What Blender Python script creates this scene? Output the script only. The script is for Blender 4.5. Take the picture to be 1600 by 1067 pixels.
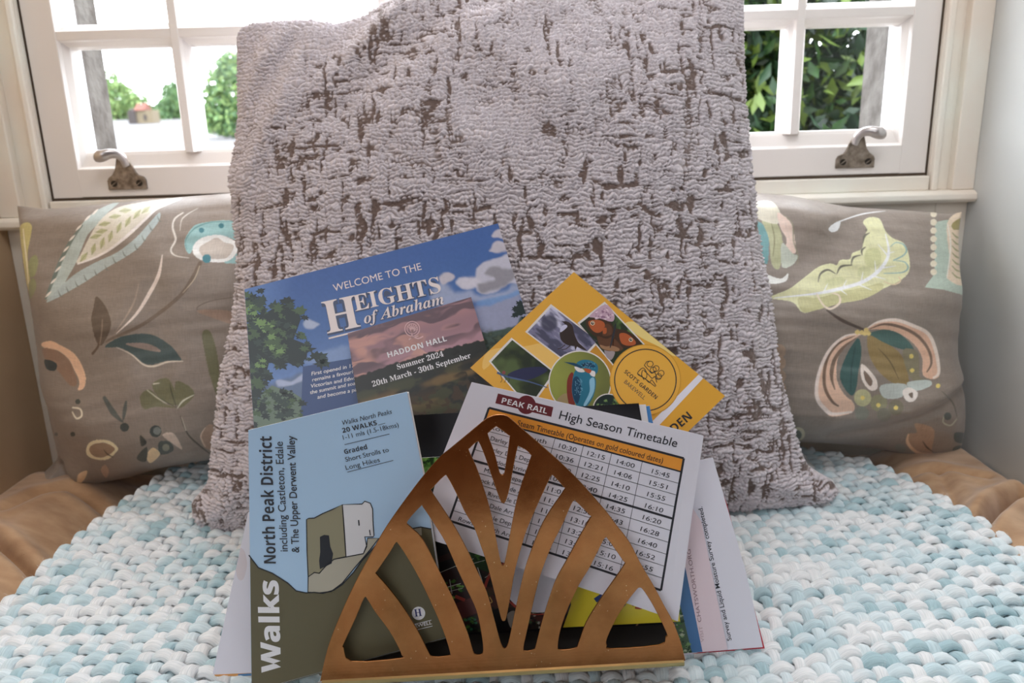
import bpy, bmesh, math, random
import numpy as np
from mathutils import Matrix, Vector

for o in list(bpy.data.objects):
    bpy.data.objects.remove(o, do_unlink=True)
scene = bpy.context.scene
COL = scene.collection

# ------------------------------------------------------------------ camera, sky, lamps, exposure
FPX, PITCH, ROLL, EYE = 1250.0, math.radians(15.3), math.radians(1.7), 0.5
_f = np.array([0, math.cos(PITCH), -math.sin(PITCH)])
_u0 = np.array([0, math.sin(PITCH), math.cos(PITCH)])
_r0 = np.array([1.0, 0, 0])
_r = math.cos(ROLL) * _r0 - math.sin(ROLL) * _u0
_u = math.sin(ROLL) * _r0 + math.cos(ROLL) * _u0
CAM = np.array([0, 0, EYE])
cam = bpy.data.cameras.new('camera')
cam.sensor_width = 36.0
cam.lens = FPX / 1600 * 36
cam.clip_start = 0.01
cam.clip_end = 300
cam.dof.use_dof = True
cam.dof.focus_distance = 0.76
cam.dof.aperture_fstop = 7.5
cam_ob = bpy.data.objects.new('camera', cam)
COL.objects.link(cam_ob)
m = Matrix.Identity(4)
for i in range(3):
    m[i][0], m[i][1], m[i][2], m[i][3] = _r[i], _u[i], -_f[i], CAM[i]
cam_ob.matrix_world = m
scene.camera = cam_ob

world = bpy.data.worlds.new('overcast_sky')
scene.world = world
world.use_nodes = True
bg = world.node_tree.nodes['Background']
bg.inputs[0].default_value = (0.90, 0.935, 1.0, 1)
bg.inputs[1].default_value = 9.0


def area(name, loc, target, sx, sy, power, color, portal=False):
    l = bpy.data.lights.new(name, 'AREA')
    l.shape = 'RECTANGLE'
    l.size, l.size_y, l.energy, l.color = sx, sy, power, color
    if portal:
        l.cycles.is_portal = True
    o = bpy.data.objects.new(name, l)
    COL.objects.link(o)
    o.location = loc
    d = Vector(target) - Vector(loc)
    o.rotation_euler = d.to_track_quat('-Z', 'Y').to_euler()
    return o


# added fill lamps: one behind the viewer, one overhead for light from above
area('front_fill_lamp', (-1.0, -1.6, 1.35), (0.0, 0.8, 0.2), 1.5, 1.3, 12, (0.93, 0.95, 1.0))
area('top_fill_lamp', (0.1, 0.30, 1.93), (0.0, 0.85, 0.1), 0.9, 0.7, 10, (0.95, 0.96, 1.0))
area('window_portal', (-0.03, 1.5, 1.0), (-0.03, 0.0, 1.0), 1.5, 1.6, 1, (1, 1, 1), portal=True)

vs = scene.view_settings
vs.view_transform = 'Standard'
vs.look = 'None'
vs.gamma = 1.0
vs.use_curve_mapping = False
vs.exposure = 0.46

# ------------------------------------------------------------------ helpers
KLIT = 0.80     # how much of a white surface's light comes back to the lens


def lin(c):
    c = np.asarray(c, float) / 255.0
    return np.where(c <= 0.04045, c / 12.92, ((c + 0.055) / 1.055) ** 2.4)


def alb(c, k=None):
    return np.clip(lin(c) / (k or KLIT), 0, 0.92)


def ray(px, py):
    return _f + _r * (px - 800) / FPX - _u * (py - 533.5) / FPX


def at_y(px, py, y):
    d = ray(px, py)
    return CAM + d * (y / d[1])


def at_z(px, py, z):
    d = ray(px, py)
    return CAM + d * ((z - EYE) / d[2])


def to_px(P):
    q = np.asarray(P) - CAM
    z = q @ _f
    return 800 + FPX * (q @ _r) / z, 533.5 - FPX * (q @ _u) / z


def zm(x0, y0, s, pts):
    return [(x0 + a / s, y0 + b / s) for a, b in pts]


MATS = {}


def mat(name, rgb, rough=0.6, metal=0.0, spec=0.35, k=None, sheen=0.0, coat=0.0):
    if name in MATS:
        return MATS[name]
    m = bpy.data.materials.new(name)
    m.use_nodes = True
    b = m.node_tree.nodes['Principled BSDF']
    c = alb(rgb, k)
    b.inputs['Base Color'].default_value = (*c, 1)
    b.inputs['Roughness'].default_value = rough
    b.inputs['Metallic'].default_value = metal
    b.inputs['Specular IOR Level'].default_value = spec
    b.inputs['Sheen Weight'].default_value = sheen
    b.inputs['Coat Weight'].default_value = coat
    MATS[name] = m
    return m


def nodes_of(m):
    return m.node_tree.nodes, m.node_tree.links, m.node_tree.nodes['Principled BSDF']


def add_noise_color(m, c1, c2, scale, detail=4, lo=0.35, hi=0.65, stretch=(1, 1, 1), k=None, mid=None):
    n, l, b = nodes_of(m)
    tc = n.new('ShaderNodeTexCoord')
    mp = n.new('ShaderNodeMapping')
    mp.inputs['Scale'].default_value = stretch
    nz = n.new('ShaderNodeTexNoise')
    nz.inputs['Scale'].default_value = scale
    nz.inputs['Detail'].default_value = detail
    cr = n.new('ShaderNodeValToRGB')
    cr.color_ramp.elements[0].position = lo
    cr.color_ramp.elements[1].position = hi
    cr.color_ramp.elements[0].color = (*alb(c1, k), 1)
    cr.color_ramp.elements[1].color = (*alb(c2, k), 1)
    if mid is not None:
        e = cr.color_ramp.elements.new((lo + hi) / 2)
        e.color = (*alb(mid, k), 1)
    l.new(tc.outputs['Object'], mp.inputs[0])
    l.new(mp.outputs[0], nz.inputs['Vector'])
    l.new(nz.outputs['Fac'], cr.inputs[0])
    l.new(cr.outputs[0], b.inputs['Base Color'])
    return m


def add_bump(m, scale, strength, dist=0.002, stretch=(1, 1, 1), detail=4):
    n, l, b = nodes_of(m)
    tc = n.new('ShaderNodeTexCoord')
    mp = n.new('ShaderNodeMapping')
    mp.inputs['Scale'].default_value = stretch
    nz = n.new('ShaderNodeTexNoise')
    nz.inputs['Scale'].default_value = scale
    nz.inputs['Detail'].default_value = detail
    bp = n.new('ShaderNodeBump')
    bp.inputs['Strength'].default_value = strength
    bp.inputs['Distance'].default_value = dist
    l.new(tc.outputs['Object'], mp.inputs[0])
    l.new(mp.outputs[0], nz.inputs['Vector'])
    l.new(nz.outputs['Fac'], bp.inputs['Height'])
    l.new(bp.outputs[0], b.inputs['Normal'])
    return m


def print_grad(name, c1, c2, p1, p2, noise=0.0, scale=60, rough=0.4, spec=0.4, mid=None):
    """A printed picture's own tint, running between two points of the sheet, with mottling."""
    if name in MATS:
        return MATS[name]
    m = mat(name, c1, rough, spec=spec)
    n, l, b = nodes_of(m)
    tc = n.new('ShaderNodeTexCoord')
    d = Vector((p2[0] - p1[0], 0, p2[1] - p1[1]))
    L = d.length
    d.normalize()
    dot = n.new('ShaderNodeVectorMath')
    dot.operation = 'DOT_PRODUCT'
    dot.inputs[1].default_value = d
    l.new(tc.outputs['Object'], dot.inputs[0])
    ma = n.new('ShaderNodeMath')
    ma.operation = 'MULTIPLY_ADD'
    ma.inputs[1].default_value = 1 / L
    ma.inputs[2].default_value = -(p1[0] * d.x + p1[1] * d.z) / L
    l.new(dot.outputs['Value'], ma.inputs[0])
    out = ma.outputs[0]
    if noise > 0:
        nz = n.new('ShaderNodeTexNoise')
        nz.inputs['Scale'].default_value = scale
        nz.inputs['Detail'].default_value = 5
        l.new(tc.outputs['Object'], nz.inputs['Vector'])
        m2 = n.new('ShaderNodeMath')
        m2.operation = 'MULTIPLY_ADD'
        m2.inputs[1].default_value = noise
        m2.inputs[2].default_value = -noise / 2
        l.new(nz.outputs['Fac'], m2.inputs[0])
        m3 = n.new('ShaderNodeMath')
        m3.operation = 'ADD'
        l.new(out, m3.inputs[0])
        l.new(m2.outputs[0], m3.inputs[1])
        out = m3.outputs[0]
    cr = n.new('ShaderNodeValToRGB')
    cr.color_ramp.elements[0].color = (*alb(c1), 1)
    cr.color_ramp.elements[1].color = (*alb(c2), 1)
    if mid is not None:
        e = cr.color_ramp.elements.new(0.5)
        e.color = (*alb(mid), 1)
    l.new(out, cr.inputs[0])
    l.new(cr.outputs[0], b.inputs['Base Color'])
    return m


def tag(o, label=None, cat=None, group=None, kind=None):
    if label:
        o['label'] = label
    if cat:
        o['category'] = cat
    if group:
        o['group'] = group
    if kind:
        o['kind'] = kind
    return o


def empty(name, loc=(0, 0, 0)):
    o = bpy.data.objects.new(name, None)
    o.empty_display_size = 0.05
    COL.objects.link(o)
    o.location = loc
    return o


def link_mesh(name, me, parent=None):
    o = bpy.data.objects.new(name, me)
    COL.objects.link(o)
    if parent is not None:
        o.parent = parent
        o.matrix_parent_inverse = Matrix.Translation(-Vector(parent.location)) if parent.type == 'EMPTY' and not parent.get('_framed') else Matrix.Identity(4)
    return o


class MB:
    """Collects solids into ONE mesh object."""

    def __init__(self):
        self.v, self.f, self.mi = [], [], []
        self.mats = []

    def slot(self, m):
        if m not in self.mats:
            self.mats.append(m)
        return self.mats.index(m)

    def add(self, verts, faces, m):
        o = len(self.v)
        s = self.slot(m)
        self.v += [tuple(p) for p in verts]
        self.f += [tuple(i + o for i in f) for f in faces]
        self.mi += [s] * len(faces)

    def box(self, x0, x1, y0, y1, z0, z1, m):
        v = [(x, y, z) for x in (x0, x1) for y in (y0, y1) for z in (z0, z1)]
        self.add(v, [(0, 1, 3, 2), (4, 6, 7, 5), (0, 4, 5, 1), (2, 3, 7, 6), (0, 2, 6, 4), (1, 5, 7, 3)], m)

    def prism(self, poly, axis, a0, a1, m):
        """poly: 2D section; axis 'x': section in (y,z); 'z': section in (x,y); 'y': section in (x,z)."""
        n = len(poly)

        def P(p, a):
            return {'x': (a, p[0], p[1]), 'z': (p[0], p[1], a), 'y': (p[0], a, p[1])}[axis]
        v = [P(p, a0) for p in poly] + [P(p, a1) for p in poly]
        f = [tuple(range(n)), tuple(range(2 * n - 1, n - 1, -1))] + [(i, (i + 1) % n, n + (i + 1) % n, n + i) for i in range(n)]
        self.add(v, f, m)

    def build(self, name, parent=None, bevel=0.0, smooth=False, segs=2):
        me = bpy.data.meshes.new(name)
        me.from_pydata(self.v, [], self.f)
        for mm in self.mats:
            me.materials.append(mm)
        me.polygons.foreach_set('material_index', self.mi)
        bm = bmesh.new()
        bm.from_mesh(me)
        bmesh.ops.recalc_face_normals(bm, faces=bm.faces)
        bm.to_mesh(me)
        bm.free()
        if smooth:
            me.polygons.foreach_set('use_smooth', [True] * len(me.polygons))
        o = link_mesh(name, me, parent)
        if bevel > 0:
            b = o.modifiers.new('bevel', 'BEVEL')
            b.width = bevel
            b.segments = segs
            b.limit_method = 'ANGLE'
        return o


def grid_mesh(name, P, mats, attrs=None, parent=None, closed_u=False):
    """P: (n,m,3) points -> smooth quad mesh; attrs: {name: (n,m,3) linear colour or (n,m) float}"""
    n, mm = P.shape[:2]
    me = bpy.data.meshes.new(name)
    me.vertices.add(n * mm)
    me.vertices.foreach_set('co', P.reshape(-1).astype(np.float32))
    i = np.arange(n * mm).reshape(n, mm)
    q = np.stack([i[:-1, :-1], i[1:, :-1], i[1:, 1:], i[:-1, 1:]], -1).reshape(-1, 4)
    nf = len(q)
    me.loops.add(nf * 4)
    me.loops.foreach_set('vertex_index', q.reshape(-1).astype(np.int32))
    me.polygons.add(nf)
    me.polygons.foreach_set('loop_start', (np.arange(nf) * 4).astype(np.int32))
    me.update(calc_edges=True)
    me.polygons.foreach_set('use_smooth', np.ones(nf, bool))
    for k, a in (attrs or {}).items():
        if a.ndim == 3:
            at = me.attributes.new(k, 'FLOAT_COLOR', 'POINT')
            at.data.foreach_set('color', np.concatenate([a, np.ones(a.shape[:2] + (1,))], -1).reshape(-1).astype(np.float32))
        else:
            at = me.attributes.new(k, 'FLOAT', 'POINT')
            at.data.foreach_set('value', a.reshape(-1).astype(np.float32))
    for x in mats:
        me.materials.append(x)
    return link_mesh(name, me, parent)


def vnoise(u, v, fu, fv, seed):
    rng = np.random.default_rng(seed)
    T = rng.random((128, 128))
    a, b = u * fu, v * fv
    i, j = np.floor(a).astype(int), np.floor(b).astype(int)
    x, y = a - i, b - j
    x, y = x * x * (3 - 2 * x), y * y * (3 - 2 * y)
    g = lambda p, q: T[(i + p) % 128, (j + q) % 128]
    return (g(0, 0) * (1 - x) + g(1, 0) * x) * (1 - y) + (g(0, 1) * (1 - x) + g(1, 1) * x) * y


def fbm(u, v, fu, fv, seed, oct=3):
    s, w, t = 0, 1, 0
    for k in range(oct):
        s = s + w * vnoise(u, v, fu * 2 ** k, fv * 2 ** k, seed + k)
        t += w
        w *= 0.5
    return s / t


def worley(u, v, fu, fv, seed, jit=0.8):
    """two nearest distances on a jittered lattice"""
    rng = np.random.default_rng(seed)
    J = (rng.random((256, 256, 2)) - 0.5) * jit
    a, b = u * fu, v * fv
    i, j = np.floor(a).astype(int), np.floor(b).astype(int)
    f1 = np.full(a.shape, 9.0)
    f2 = f1.copy()
    for p in (-1, 0, 1):
        for q in (-1, 0, 1):
            c = J[(i + p) % 256, (j + q) % 256]
            d = np.hypot(i + p + 0.5 + c[..., 0] + 0.5 * ((j + q) % 2) * 0.6 - a, j + q + 0.5 + c[..., 1] - b)
            f2 = np.where(d < f1, f1, np.minimum(f2, d))
            f1 = np.minimum(f1, d)
    return f1, f2


def sstep(a, b, x):
    t = np.clip((x - a) / (b - a), 0, 1)
    return t * t * (3 - 2 * t)


def catmull(pts, n=8, closed=False):
    p = np.asarray(pts, float)
    out = []
    N = len(p)
    for i in range(N if closed else N - 1):
        p1, p2 = p[i], p[(i + 1) % N]
        p0 = p[i - 1] if (i > 0 or closed) else p1
        p3 = p[(i + 2) % N] if (i + 2 < N or closed) else p2
        for k in range(n):
            t = k / n
            out.append(0.5 * (2 * p1 + (p2 - p0) * t + (2 * p0 - 5 * p1 + 4 * p2 - p3) * t * t + (3 * p1 - p0 - 3 * p2 + p3) * t ** 3))
    if not closed:
        out.append(p[-1])
    return np.array(out)


# ------------------------------------------------------------------ paints of the setting
cream = mat('cream_gloss_paint', (226, 216, 205), 0.35, spec=0.45)
add_noise_color(cream, (220, 209, 196), (230, 221, 211), 7, 3)
white_paint = mat('white_sash_paint', (216, 210, 205), 0.35, spec=0.45)
plaster = mat('pale_grey_wall_paint', (190, 192, 190), 0.6)
add_noise_color(plaster, (182, 184, 182), (194, 196, 194), 3, 4)
beige_wall = mat('beige_wall_paint', (205, 185, 160), 0.5)
add_noise_color(beige_wall, (184, 156, 124), (198, 172, 140), 4, 4)
crack = mat('dark_joint', (70, 58, 46), 0.9)
carpet = mat('brown_carpet', (120, 92, 70), 0.95)
add_noise_color(carpet, (105, 80, 60), (132, 103, 80), 60, 3)
ceil_m = mat('ceiling_paint', (225, 220, 212), 0.7)
room_m = mat('room_wall_paint', (104, 78, 58), 0.7)

XL, XR, YW = -0.784, 0.719, 1.27


def structure(o):
    o['kind'] = 'structure'
    return o


# room shell behind the viewer
b = MB(); b.box(-2.6, 2.6, -3.2, 2.0, -0.62, -0.55, carpet); structure(b.build('floor'))
b = MB(); b.box(-2.6, 2.6, -3.2, 1.32, 1.98, 2.05, ceil_m); structure(b.build('ceiling'))
b = MB(); b.box(-2.66, -2.6, -3.2, 0.52, -0.55, 1.98, room_m); structure(b.build('wall_room_left'))
b = MB(); b.box(2.6, 2.66, -3.2, 0.52, -0.55, 1.98, room_m); structure(b.build('wall_room_right'))
b = MB(); b.box(-2.6, 2.6, -3.26, -3.2, -0.55, 1.98, room_m); structure(b.build('wall_room_rear'))
# walls of the window recess
b = MB(); b.box(-2.6, XL, 0.46, 1.5, -0.55, 1.98, beige_wall); structure(b.build('wall_left'))
b = MB(); b.box(XR, 2.6, 0.46, 1.5, -0.55, 1.98, plaster); structure(b.build('wall_right'))
# panelling under the window
b = MB()
b.box(XL, XR, 1.272, 1.36, -0.55, 0.362, cream)
b.box(XL, XL + 0.05, 1.258, 1.272, -0.55, 0.362, cream)
b.box(XR - 0.05, XR, 1.258, 1.272, -0.55, 0.362, cream)
b.box(XL + 0.05, XR - 0.05, 1.258, 1.272, 0.31, 0.362, cream)
structure(b.build('wall_back', bevel=0.002))
b = MB()
b.prism([(1.30, 0.362), (1.238, 0.362), (1.233, 0.367), (1.234, 0.375), (1.242, 0.380), (1.30, 0.381)], 'x', XL, XR, cream)
structure(b.build('trim_1', bevel=0.0015))

# ------------------------------------------------------------------ the sash window
win = empty('window_1', (-0.03, YW, 0.38))
structure(win)
SXL, SXR = -0.710, 0.654
ZB, ZT = 0.405, 1.80
fr = MB()
for x0, x1, sg in ((XL, SXL - 0.002, 1), (SXR + 0.002, XR, -1)):
    fr.box(x0, x1, 1.262, 1.36, 0.38, 1.97, cream)
    if sg > 0:
        fr.box(x0, x0 + 0.034, 1.246, 1.264, 0.38, 1.97, cream)
        fr.prism([(x1 - 0.014, 1.262), (x1, 1.262), (x1, 1.252), (x1 - 0.008, 1.25)], 'z', 0.38, 1.97, cream)
    else:
        fr.box(x1 - 0.034, x1, 1.246, 1.264, 0.38, 1.97, cream)
        fr.prism([(x0 + 0.014, 1.262), (x0, 1.262), (x0, 1.252), (x0 + 0.008, 1.25)], 'z', 0.38, 1.97, cream)
fr.box(SXL, SXR, 1.256, 1.36, 0.38, ZB - 0.003, cream)
fr.box(SXL, SXR, 1.262, 1.36, ZT + 0.003, 1.97, cream)
fr.build('window_frame', win, bevel=0.002)
jm = MB()
jm.box(SXL - 0.003, SXL + 0.001, 1.27, 1.33, 0.39, 1.8, crack)
jm.box(SXR - 0.001, SXR + 0.003, 1.27, 1.33, 0.39, 1.8, crack)
jm.box(SXL, SXR, 1.268, 1.33, ZB - 0.004, ZB + 0.001, crack)
jm.build('joint_gap', win)
YG = 1.305      # the glass
IXL, IXR = -0.664, 0.612


def bevel_bar(name, kind, c, half, back, a0, a1, y0=YW, y1=YG):
    q = MB()
    sec = [(-half, y0), (half, y0), (half + 0.002, y0 + 0.008), (back - 0.002, y0 + 0.016), (back, y0 + 0.022), (back, y1 + 0.012), (-back, y1 + 0.012), (-back, y0 + 0.022), (-back + 0.002, y0 + 0.016), (-half - 0.002, y0 + 0.008)]
    if kind == 'v':
        q.prism([(c + a, y) for a, y in sec], 'z', a0, a1, white_paint)
    else:
        q.prism([(y, c + a) for a, y in sec], 'x', a0, a1, white_paint)
    return q.build(name, win, bevel=0.0012)


def stile(x0, x1, s):
    q = MB()
    if s > 0:
        sec = [(x0, YW), (x1, YW), (x1 + 0.002, YW + 0.008), (x1 + 0.009, YW + 0.018), (x1 + 0.010, YG + 0.012), (x0, YG + 0.012)]
    else:
        sec = [(x1, YW), (x0, YW), (x0 - 0.002, YW + 0.008), (x0 - 0.009, YW + 0.018), (x0 - 0.010, YG + 0.012), (x1, YG + 0.012)]
    q.prism(sec, 'z', ZB, ZT, white_paint)
    q.build('sash_stile', win, bevel=0.0012)


stile(SXL + 0.001, IXL, 1)
stile(IXR, SXR - 0.001, -1)
q = MB()
q.prism([(YW, ZB + 0.001), (YW, 0.449), (YW + 0.008, 0.452), (YW + 0.016, 0.468), (YW + 0.02, 0.474), (YG + 0.012, 0.474), (YG + 0.012, ZB + 0.001)], 'x', IXL - 0.001, IXR + 0.001, white_paint)
q.build('bottom_rail', win, bevel=0.0012)
q = MB()
q.box(IXL, IXR, YW, YG + 0.012, ZT - 0.05, ZT, white_paint)
q.build('top_rail', win, bevel=0.0012)
vbars = [-0.488, -0.177, 0.133, 0.444]
hbars = [0.643, 0.98, 1.32, 1.62]
for x in vbars:
    bevel_bar('glazing_bar', 'v', x, 0.006, 0.015, 0.47, ZT - 0.04)
for z in hbars:
    bevel_bar('glazing_bar', 'h', z, 0.0065, 0.017, IXL, IXR, YW + 0.0007)

glass = bpy.data.materials.new('window_glass')
glass.use_nodes = True
n, l = glass.node_tree.nodes, glass.node_tree.links
n.clear()
out = n.new('ShaderNodeOutputMaterial')
mx = n.new('ShaderNodeMixShader')
tr = n.new('ShaderNodeBsdfTransparent')
tr.inputs[0].default_value = (0.97, 0.98, 0.98, 1)
gl = n.new('ShaderNodeBsdfGlossy')
gl.inputs['Roughness'].default_value = 0.02
fz = n.new('ShaderNodeFresnel')
fz.inputs[0].default_value = 1.45
geo = n.new('ShaderNodeNewGeometry')
inv = n.new('ShaderNodeMath'); inv.operation = 'SUBTRACT'; inv.inputs[0].default_value = 1.0
mu = n.new('ShaderNodeMath'); mu.operation = 'MULTIPLY'
l.new(geo.outputs['Backfacing'], inv.inputs[1])
l.new(inv.outputs[0], mu.inputs[0]); l.new(fz.outputs[0], mu.inputs[1])
l.new(mu.outputs[0], mx.inputs[0])
l.new(tr.outputs[0], mx.inputs[1])
l.new(gl.outputs[0], mx.inputs[2])
l.new(mx.outputs[0], out.inputs[0])
xe = [IXL + 0.01] + vbars + [IXR - 0.01]
ze = [0.474] + hbars + [ZT - 0.05]
for i in range(5):
    for j in range(5):
        q = MB()
        q.box(xe[i], xe[i + 1], YG, YG + 0.003, ze[j], ze[j + 1], glass)
        q.build('pane', win)

# sash lifts: cast plate with two screws and a curled finger hook
iron = mat('worn_iron', (128, 116, 104), 0.42, metal=0.75, spec=0.5, k=0.9)
add_noise_color(iron, (104, 92, 80), (150, 138, 126), 90, 4)
add_bump(iron, 160, 0.25, 0.0006)
bright_iron = mat('rubbed_iron', (190, 184, 182), 0.3, metal=0.85, k=0.9)
screw_m = mat('dark_screw', (52, 46, 40), 0.5, metal=0.6)


def sash_lift(cx, cz, s):
    """plate on the rail, neck rising, hook curling out to the side s"""
    root = MB()
    o2 = [(-0.030, 0), (0.030, 0), (0.030, 0.014), (0.027, 0.019), (0.019, 0.022), (0.015, 0.027), (0.012, 0.036), (0.003, 0.052), (-0.003, 0.055), (-0.010, 0.052), (-0.013, 0.040), (-0.016, 0.030), (-0.021, 0.023), (-0.028, 0.018), (-0.030, 0.014)]
    poly = [(cx + s * a, cz + b_) for a, b_ in o2]
    root.prism(poly, 'y', YW - 0.0035, YW + 0.001, iron)
    pl = root.build('sash_lift', win, bevel=0.001)
    # hook: a lip swept out from the neck and curling sideways
    path = np.array([(0.004, -0.004, 0.036), (0.002, -0.008, 0.047), (-0.004, -0.014, 0.054), (-0.013, -0.020, 0.055), (-0.020, -0.023, 0.053), (-0.027, -0.022, 0.052), (-0.032, -0.020, 0.054)])
    path = catmull(path, 5)
    N = len(path)
    V = []
    K = 14
    for i, p in enumerate(path):
        t = i / (N - 1)
        w = 0.012 - 0.003 * math.sin(t * math.pi) + 0.001 * t
        h = 0.0050 + 0.0055 * t
        tg = path[min(i + 1, N - 1)] - path[max(i - 1, 0)]
        tg /= np.linalg.norm(tg)
        n1 = np.cross(tg, (0, 1, 0.2)); n1 /= np.linalg.norm(n1)
        n2 = np.cross(tg, n1)
        cap = 1.0 if i < N - 3 else (0.9, 0.7, 0.15)[i - (N - 3)]
        for k in range(K):
            a = 2 * math.pi * k / K
            V.append(p + n1 * h * cap * math.cos(a) + n2 * w * 0.6 * cap * math.sin(a))
    F = [(i * K + k, i * K + (k + 1) % K, (i + 1) * K + (k + 1) % K, (i + 1) * K + k) for i in range(N - 1) for k in range(K)]
    F += [tuple(range(K)), tuple((N - 1) * K + k for k in range(K))]
    V = [(cx + s * v[0], YW + v[1], cz + v[2]) for v in V]
    h = MB()
    h.add(V, F, bright_iron)
    hk = h.build('finger_hook', None, smooth=True)
    hk.parent = pl
    hk['label'] = 'rubbed shiny finger hook'
    hk.matrix_parent_inverse = pl.matrix_parent_inverse.inverted()
    hk.matrix_parent_inverse = (Matrix.Translation(win.location) @ pl.matrix_parent_inverse).inverted()
    for sx in (-0.0195, 0.0195):
        c = MB()
        K2 = 14
        c.prism([(cx + sx + 0.0048 * math.cos(2 * math.pi * k / K2), cz + 0.0095 + 0.0048 * math.sin(2 * math.pi * k / K2)) for k in range(K2)], 'y', YW - 0.0045, YW - 0.002, screw_m)
        c.prism([(cx + sx - 0.004, cz + 0.0075), (cx + sx - 0.003, cz + 0.0065), (cx + sx + 0.004, cz + 0.0115), (cx + sx + 0.003, cz + 0.0125)], 'y', YW - 0.0050, YW - 0.004, iron)
        so = c.build('screw', None)
        so.parent = pl
        so.matrix_parent_inverse = hk.matrix_parent_inverse.copy()


sash_lift(-0.590, 0.4165, 1)
sash_lift(0.541, 0.4165, -1)

# ------------------------------------------------------------------ outside
reveal = mat('white_painted_reveal', (235, 235, 233), 0.8)
stone = mat('grey_gritstone', (168, 158, 150), 0.95)
add_noise_color(stone, (140, 130, 122), (186, 178, 170), 25, 6, k=4.0)
add_bump(stone, 60, 0.6, 0.006)
b = MB()
b.box(-0.86, -0.695, 1.37, 1.402, 0.30, 2.0, reveal)
b.box(0.640, 0.80, 1.37, 1.41, 0.30, 2.0, reveal)
structure(b.build('trim_2'))
b = MB()
b.box(-1.4, -0.698, 1.402, 1.487, -0.6, 2.2, stone)
b.box(0.642, 1.4, 1.41, 1.507, -0.6, 2.2, stone)
b.box(-0.78, -0.66, 1.402, 1.50, -0.6, 0.44, stone)
structure(b.build('wall_outer', bevel=0.006))
tarmac = mat('pale_tarmac', (205, 200, 200), 0.9)
add_noise_color(tarmac, (188, 183, 183), (214, 210, 210), 2, 5, k=8.5)
grass = mat('verge_grass', (120, 150, 80), 0.9)
add_noise_color(grass, (95, 125, 60), (150, 175, 100), 1.2, 5)
X, Yg = np.meshgrid(np.linspace(-60, 40, 60), np.linspace(1.6, 90, 60), indexing='ij')
Zg = -0.25 + 0.030 * (Yg - 2) + 0.02 * np.maximum(0, Yg - 40) + 0.01 * (Yg / 10) * np.sin(X * 0.25)
structure(grid_mesh('ground_outside', np.stack([X, Yg, Zg], -1), [tarmac]))


def ground_z(y):
    return -0.25 + 0.030 * (y - 2) + 0.02 * max(0, y - 40)


def leaf_cloud(name, lobes, n, size, mats, seed, parent):
    """one foliage mesh of folded leaves scattered through the crown's lobes"""
    rng = np.random.default_rng(seed)
    L = np.array([lb[:3] for lb in lobes]); R = np.array([lb[3:] for lb in lobes])
    vol = R.prod(1) ** 0.7
    pick = rng.choice(len(lobes), n, p=vol / vol.sum())
    d = rng.normal(size=(n, 3)); d /= np.linalg.norm(d, axis=1)[:, None]
    r = rng.random(n) ** 0.28
    c = L[pick] + d * r[:, None] * R[pick]
    a = rng.normal(size=(n, 3)) + np.array([0, 0, -0.4]); a /= np.linalg.norm(a, axis=1)[:, None]
    bb = np.cross(a, rng.normal(size=(n, 3)) + np.array([0, -1.0, 0.8])); bb /= np.linalg.norm(bb, axis=1)[:, None]
    nn = np.cross(a, bb)
    s = size * (0.6 + 0.8 * rng.random(n))[:, None]
    v = np.stack([c - a * s, c - bb * s * 0.42 + nn * s * 0.12, c + a * s, c + bb * s * 0.42 + nn * s * 0.12], 1)
    me = bpy.data.meshes.new(name)
    me.vertices.add(n * 4)
    me.vertices.foreach_set('co', v.reshape(-1).astype(np.float32))
    i = np.arange(n)[:, None] * 4
    tri = np.concatenate([i + np.array([[0, 1, 2]]), i + np.array([[0, 2, 3]])], 1).reshape(-1)
    me.loops.add(len(tri)); me.loops.foreach_set('vertex_index', tri.astype(np.int32))
    me.polygons.add(2 * n); me.polygons.foreach_set('loop_start', (np.arange(2 * n) * 3).astype(np.int32))
    me.update(calc_edges=True)
    for x in mats:
        me.materials.append(x)
    me.polygons.foreach_set('material_index', np.repeat(rng.integers(0, len(mats), n), 2).astype(np.int32))
    return link_mesh(name, me, parent)


bark = mat('bark', (95, 80, 66), 0.9, k=5)
lf = [mat('leaf_fresh', (160, 190, 110), 0.6, k=2.6), mat('leaf_mid', (116, 156, 88), 0.6, k=2.6), mat('leaf_deep', (84, 124, 78), 0.6, k=2.6)]
lfd = [mat('leaf_bluish', (60, 105, 62), 0.45, k=3.6), mat('leaf_shrub', (78, 128, 58), 0.45, k=3.6), mat('leaf_shrub_dark', (40, 78, 44), 0.45, k=3.6), mat('leaf_shrub_pale', (160, 195, 80), 0.45, k=3.6)]


def trunk(parent, p, r, h, name='trunk'):
    q = MB()
    K = 9
    V = []
    zs = [0, 0.3, 0.7, 1.0]
    for t in zs:
        for k in range(K):
            a = 2 * math.pi * k / K
            rr = r * (1.15 - 0.55 * t) * (1 + 0.1 * math.sin(3 * a + 4 * t))
            V.append((p[0] + rr * math.cos(a) + 0.1 * r * t, p[1] + rr * math.sin(a), p[2] + h * t))
    F = [(i * K + k, i * K + (k + 1) % K, (i + 1) * K + (k + 1) % K, (i + 1) * K + k) for i in range(3) for k in range(K)]
    q.add(V, F, bark)
    q.build(name, parent, smooth=True)


def tree(label, cat, name, base, lobes, n, size, mats, seed, tr_r, tr_h):
    t = empty(name, base)
    tag(t, label, cat)
    trunk(t, base, tr_r, tr_h)
    leaf_cloud('foliage', lobes, n, size, mats, seed, t)
    return t


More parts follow.
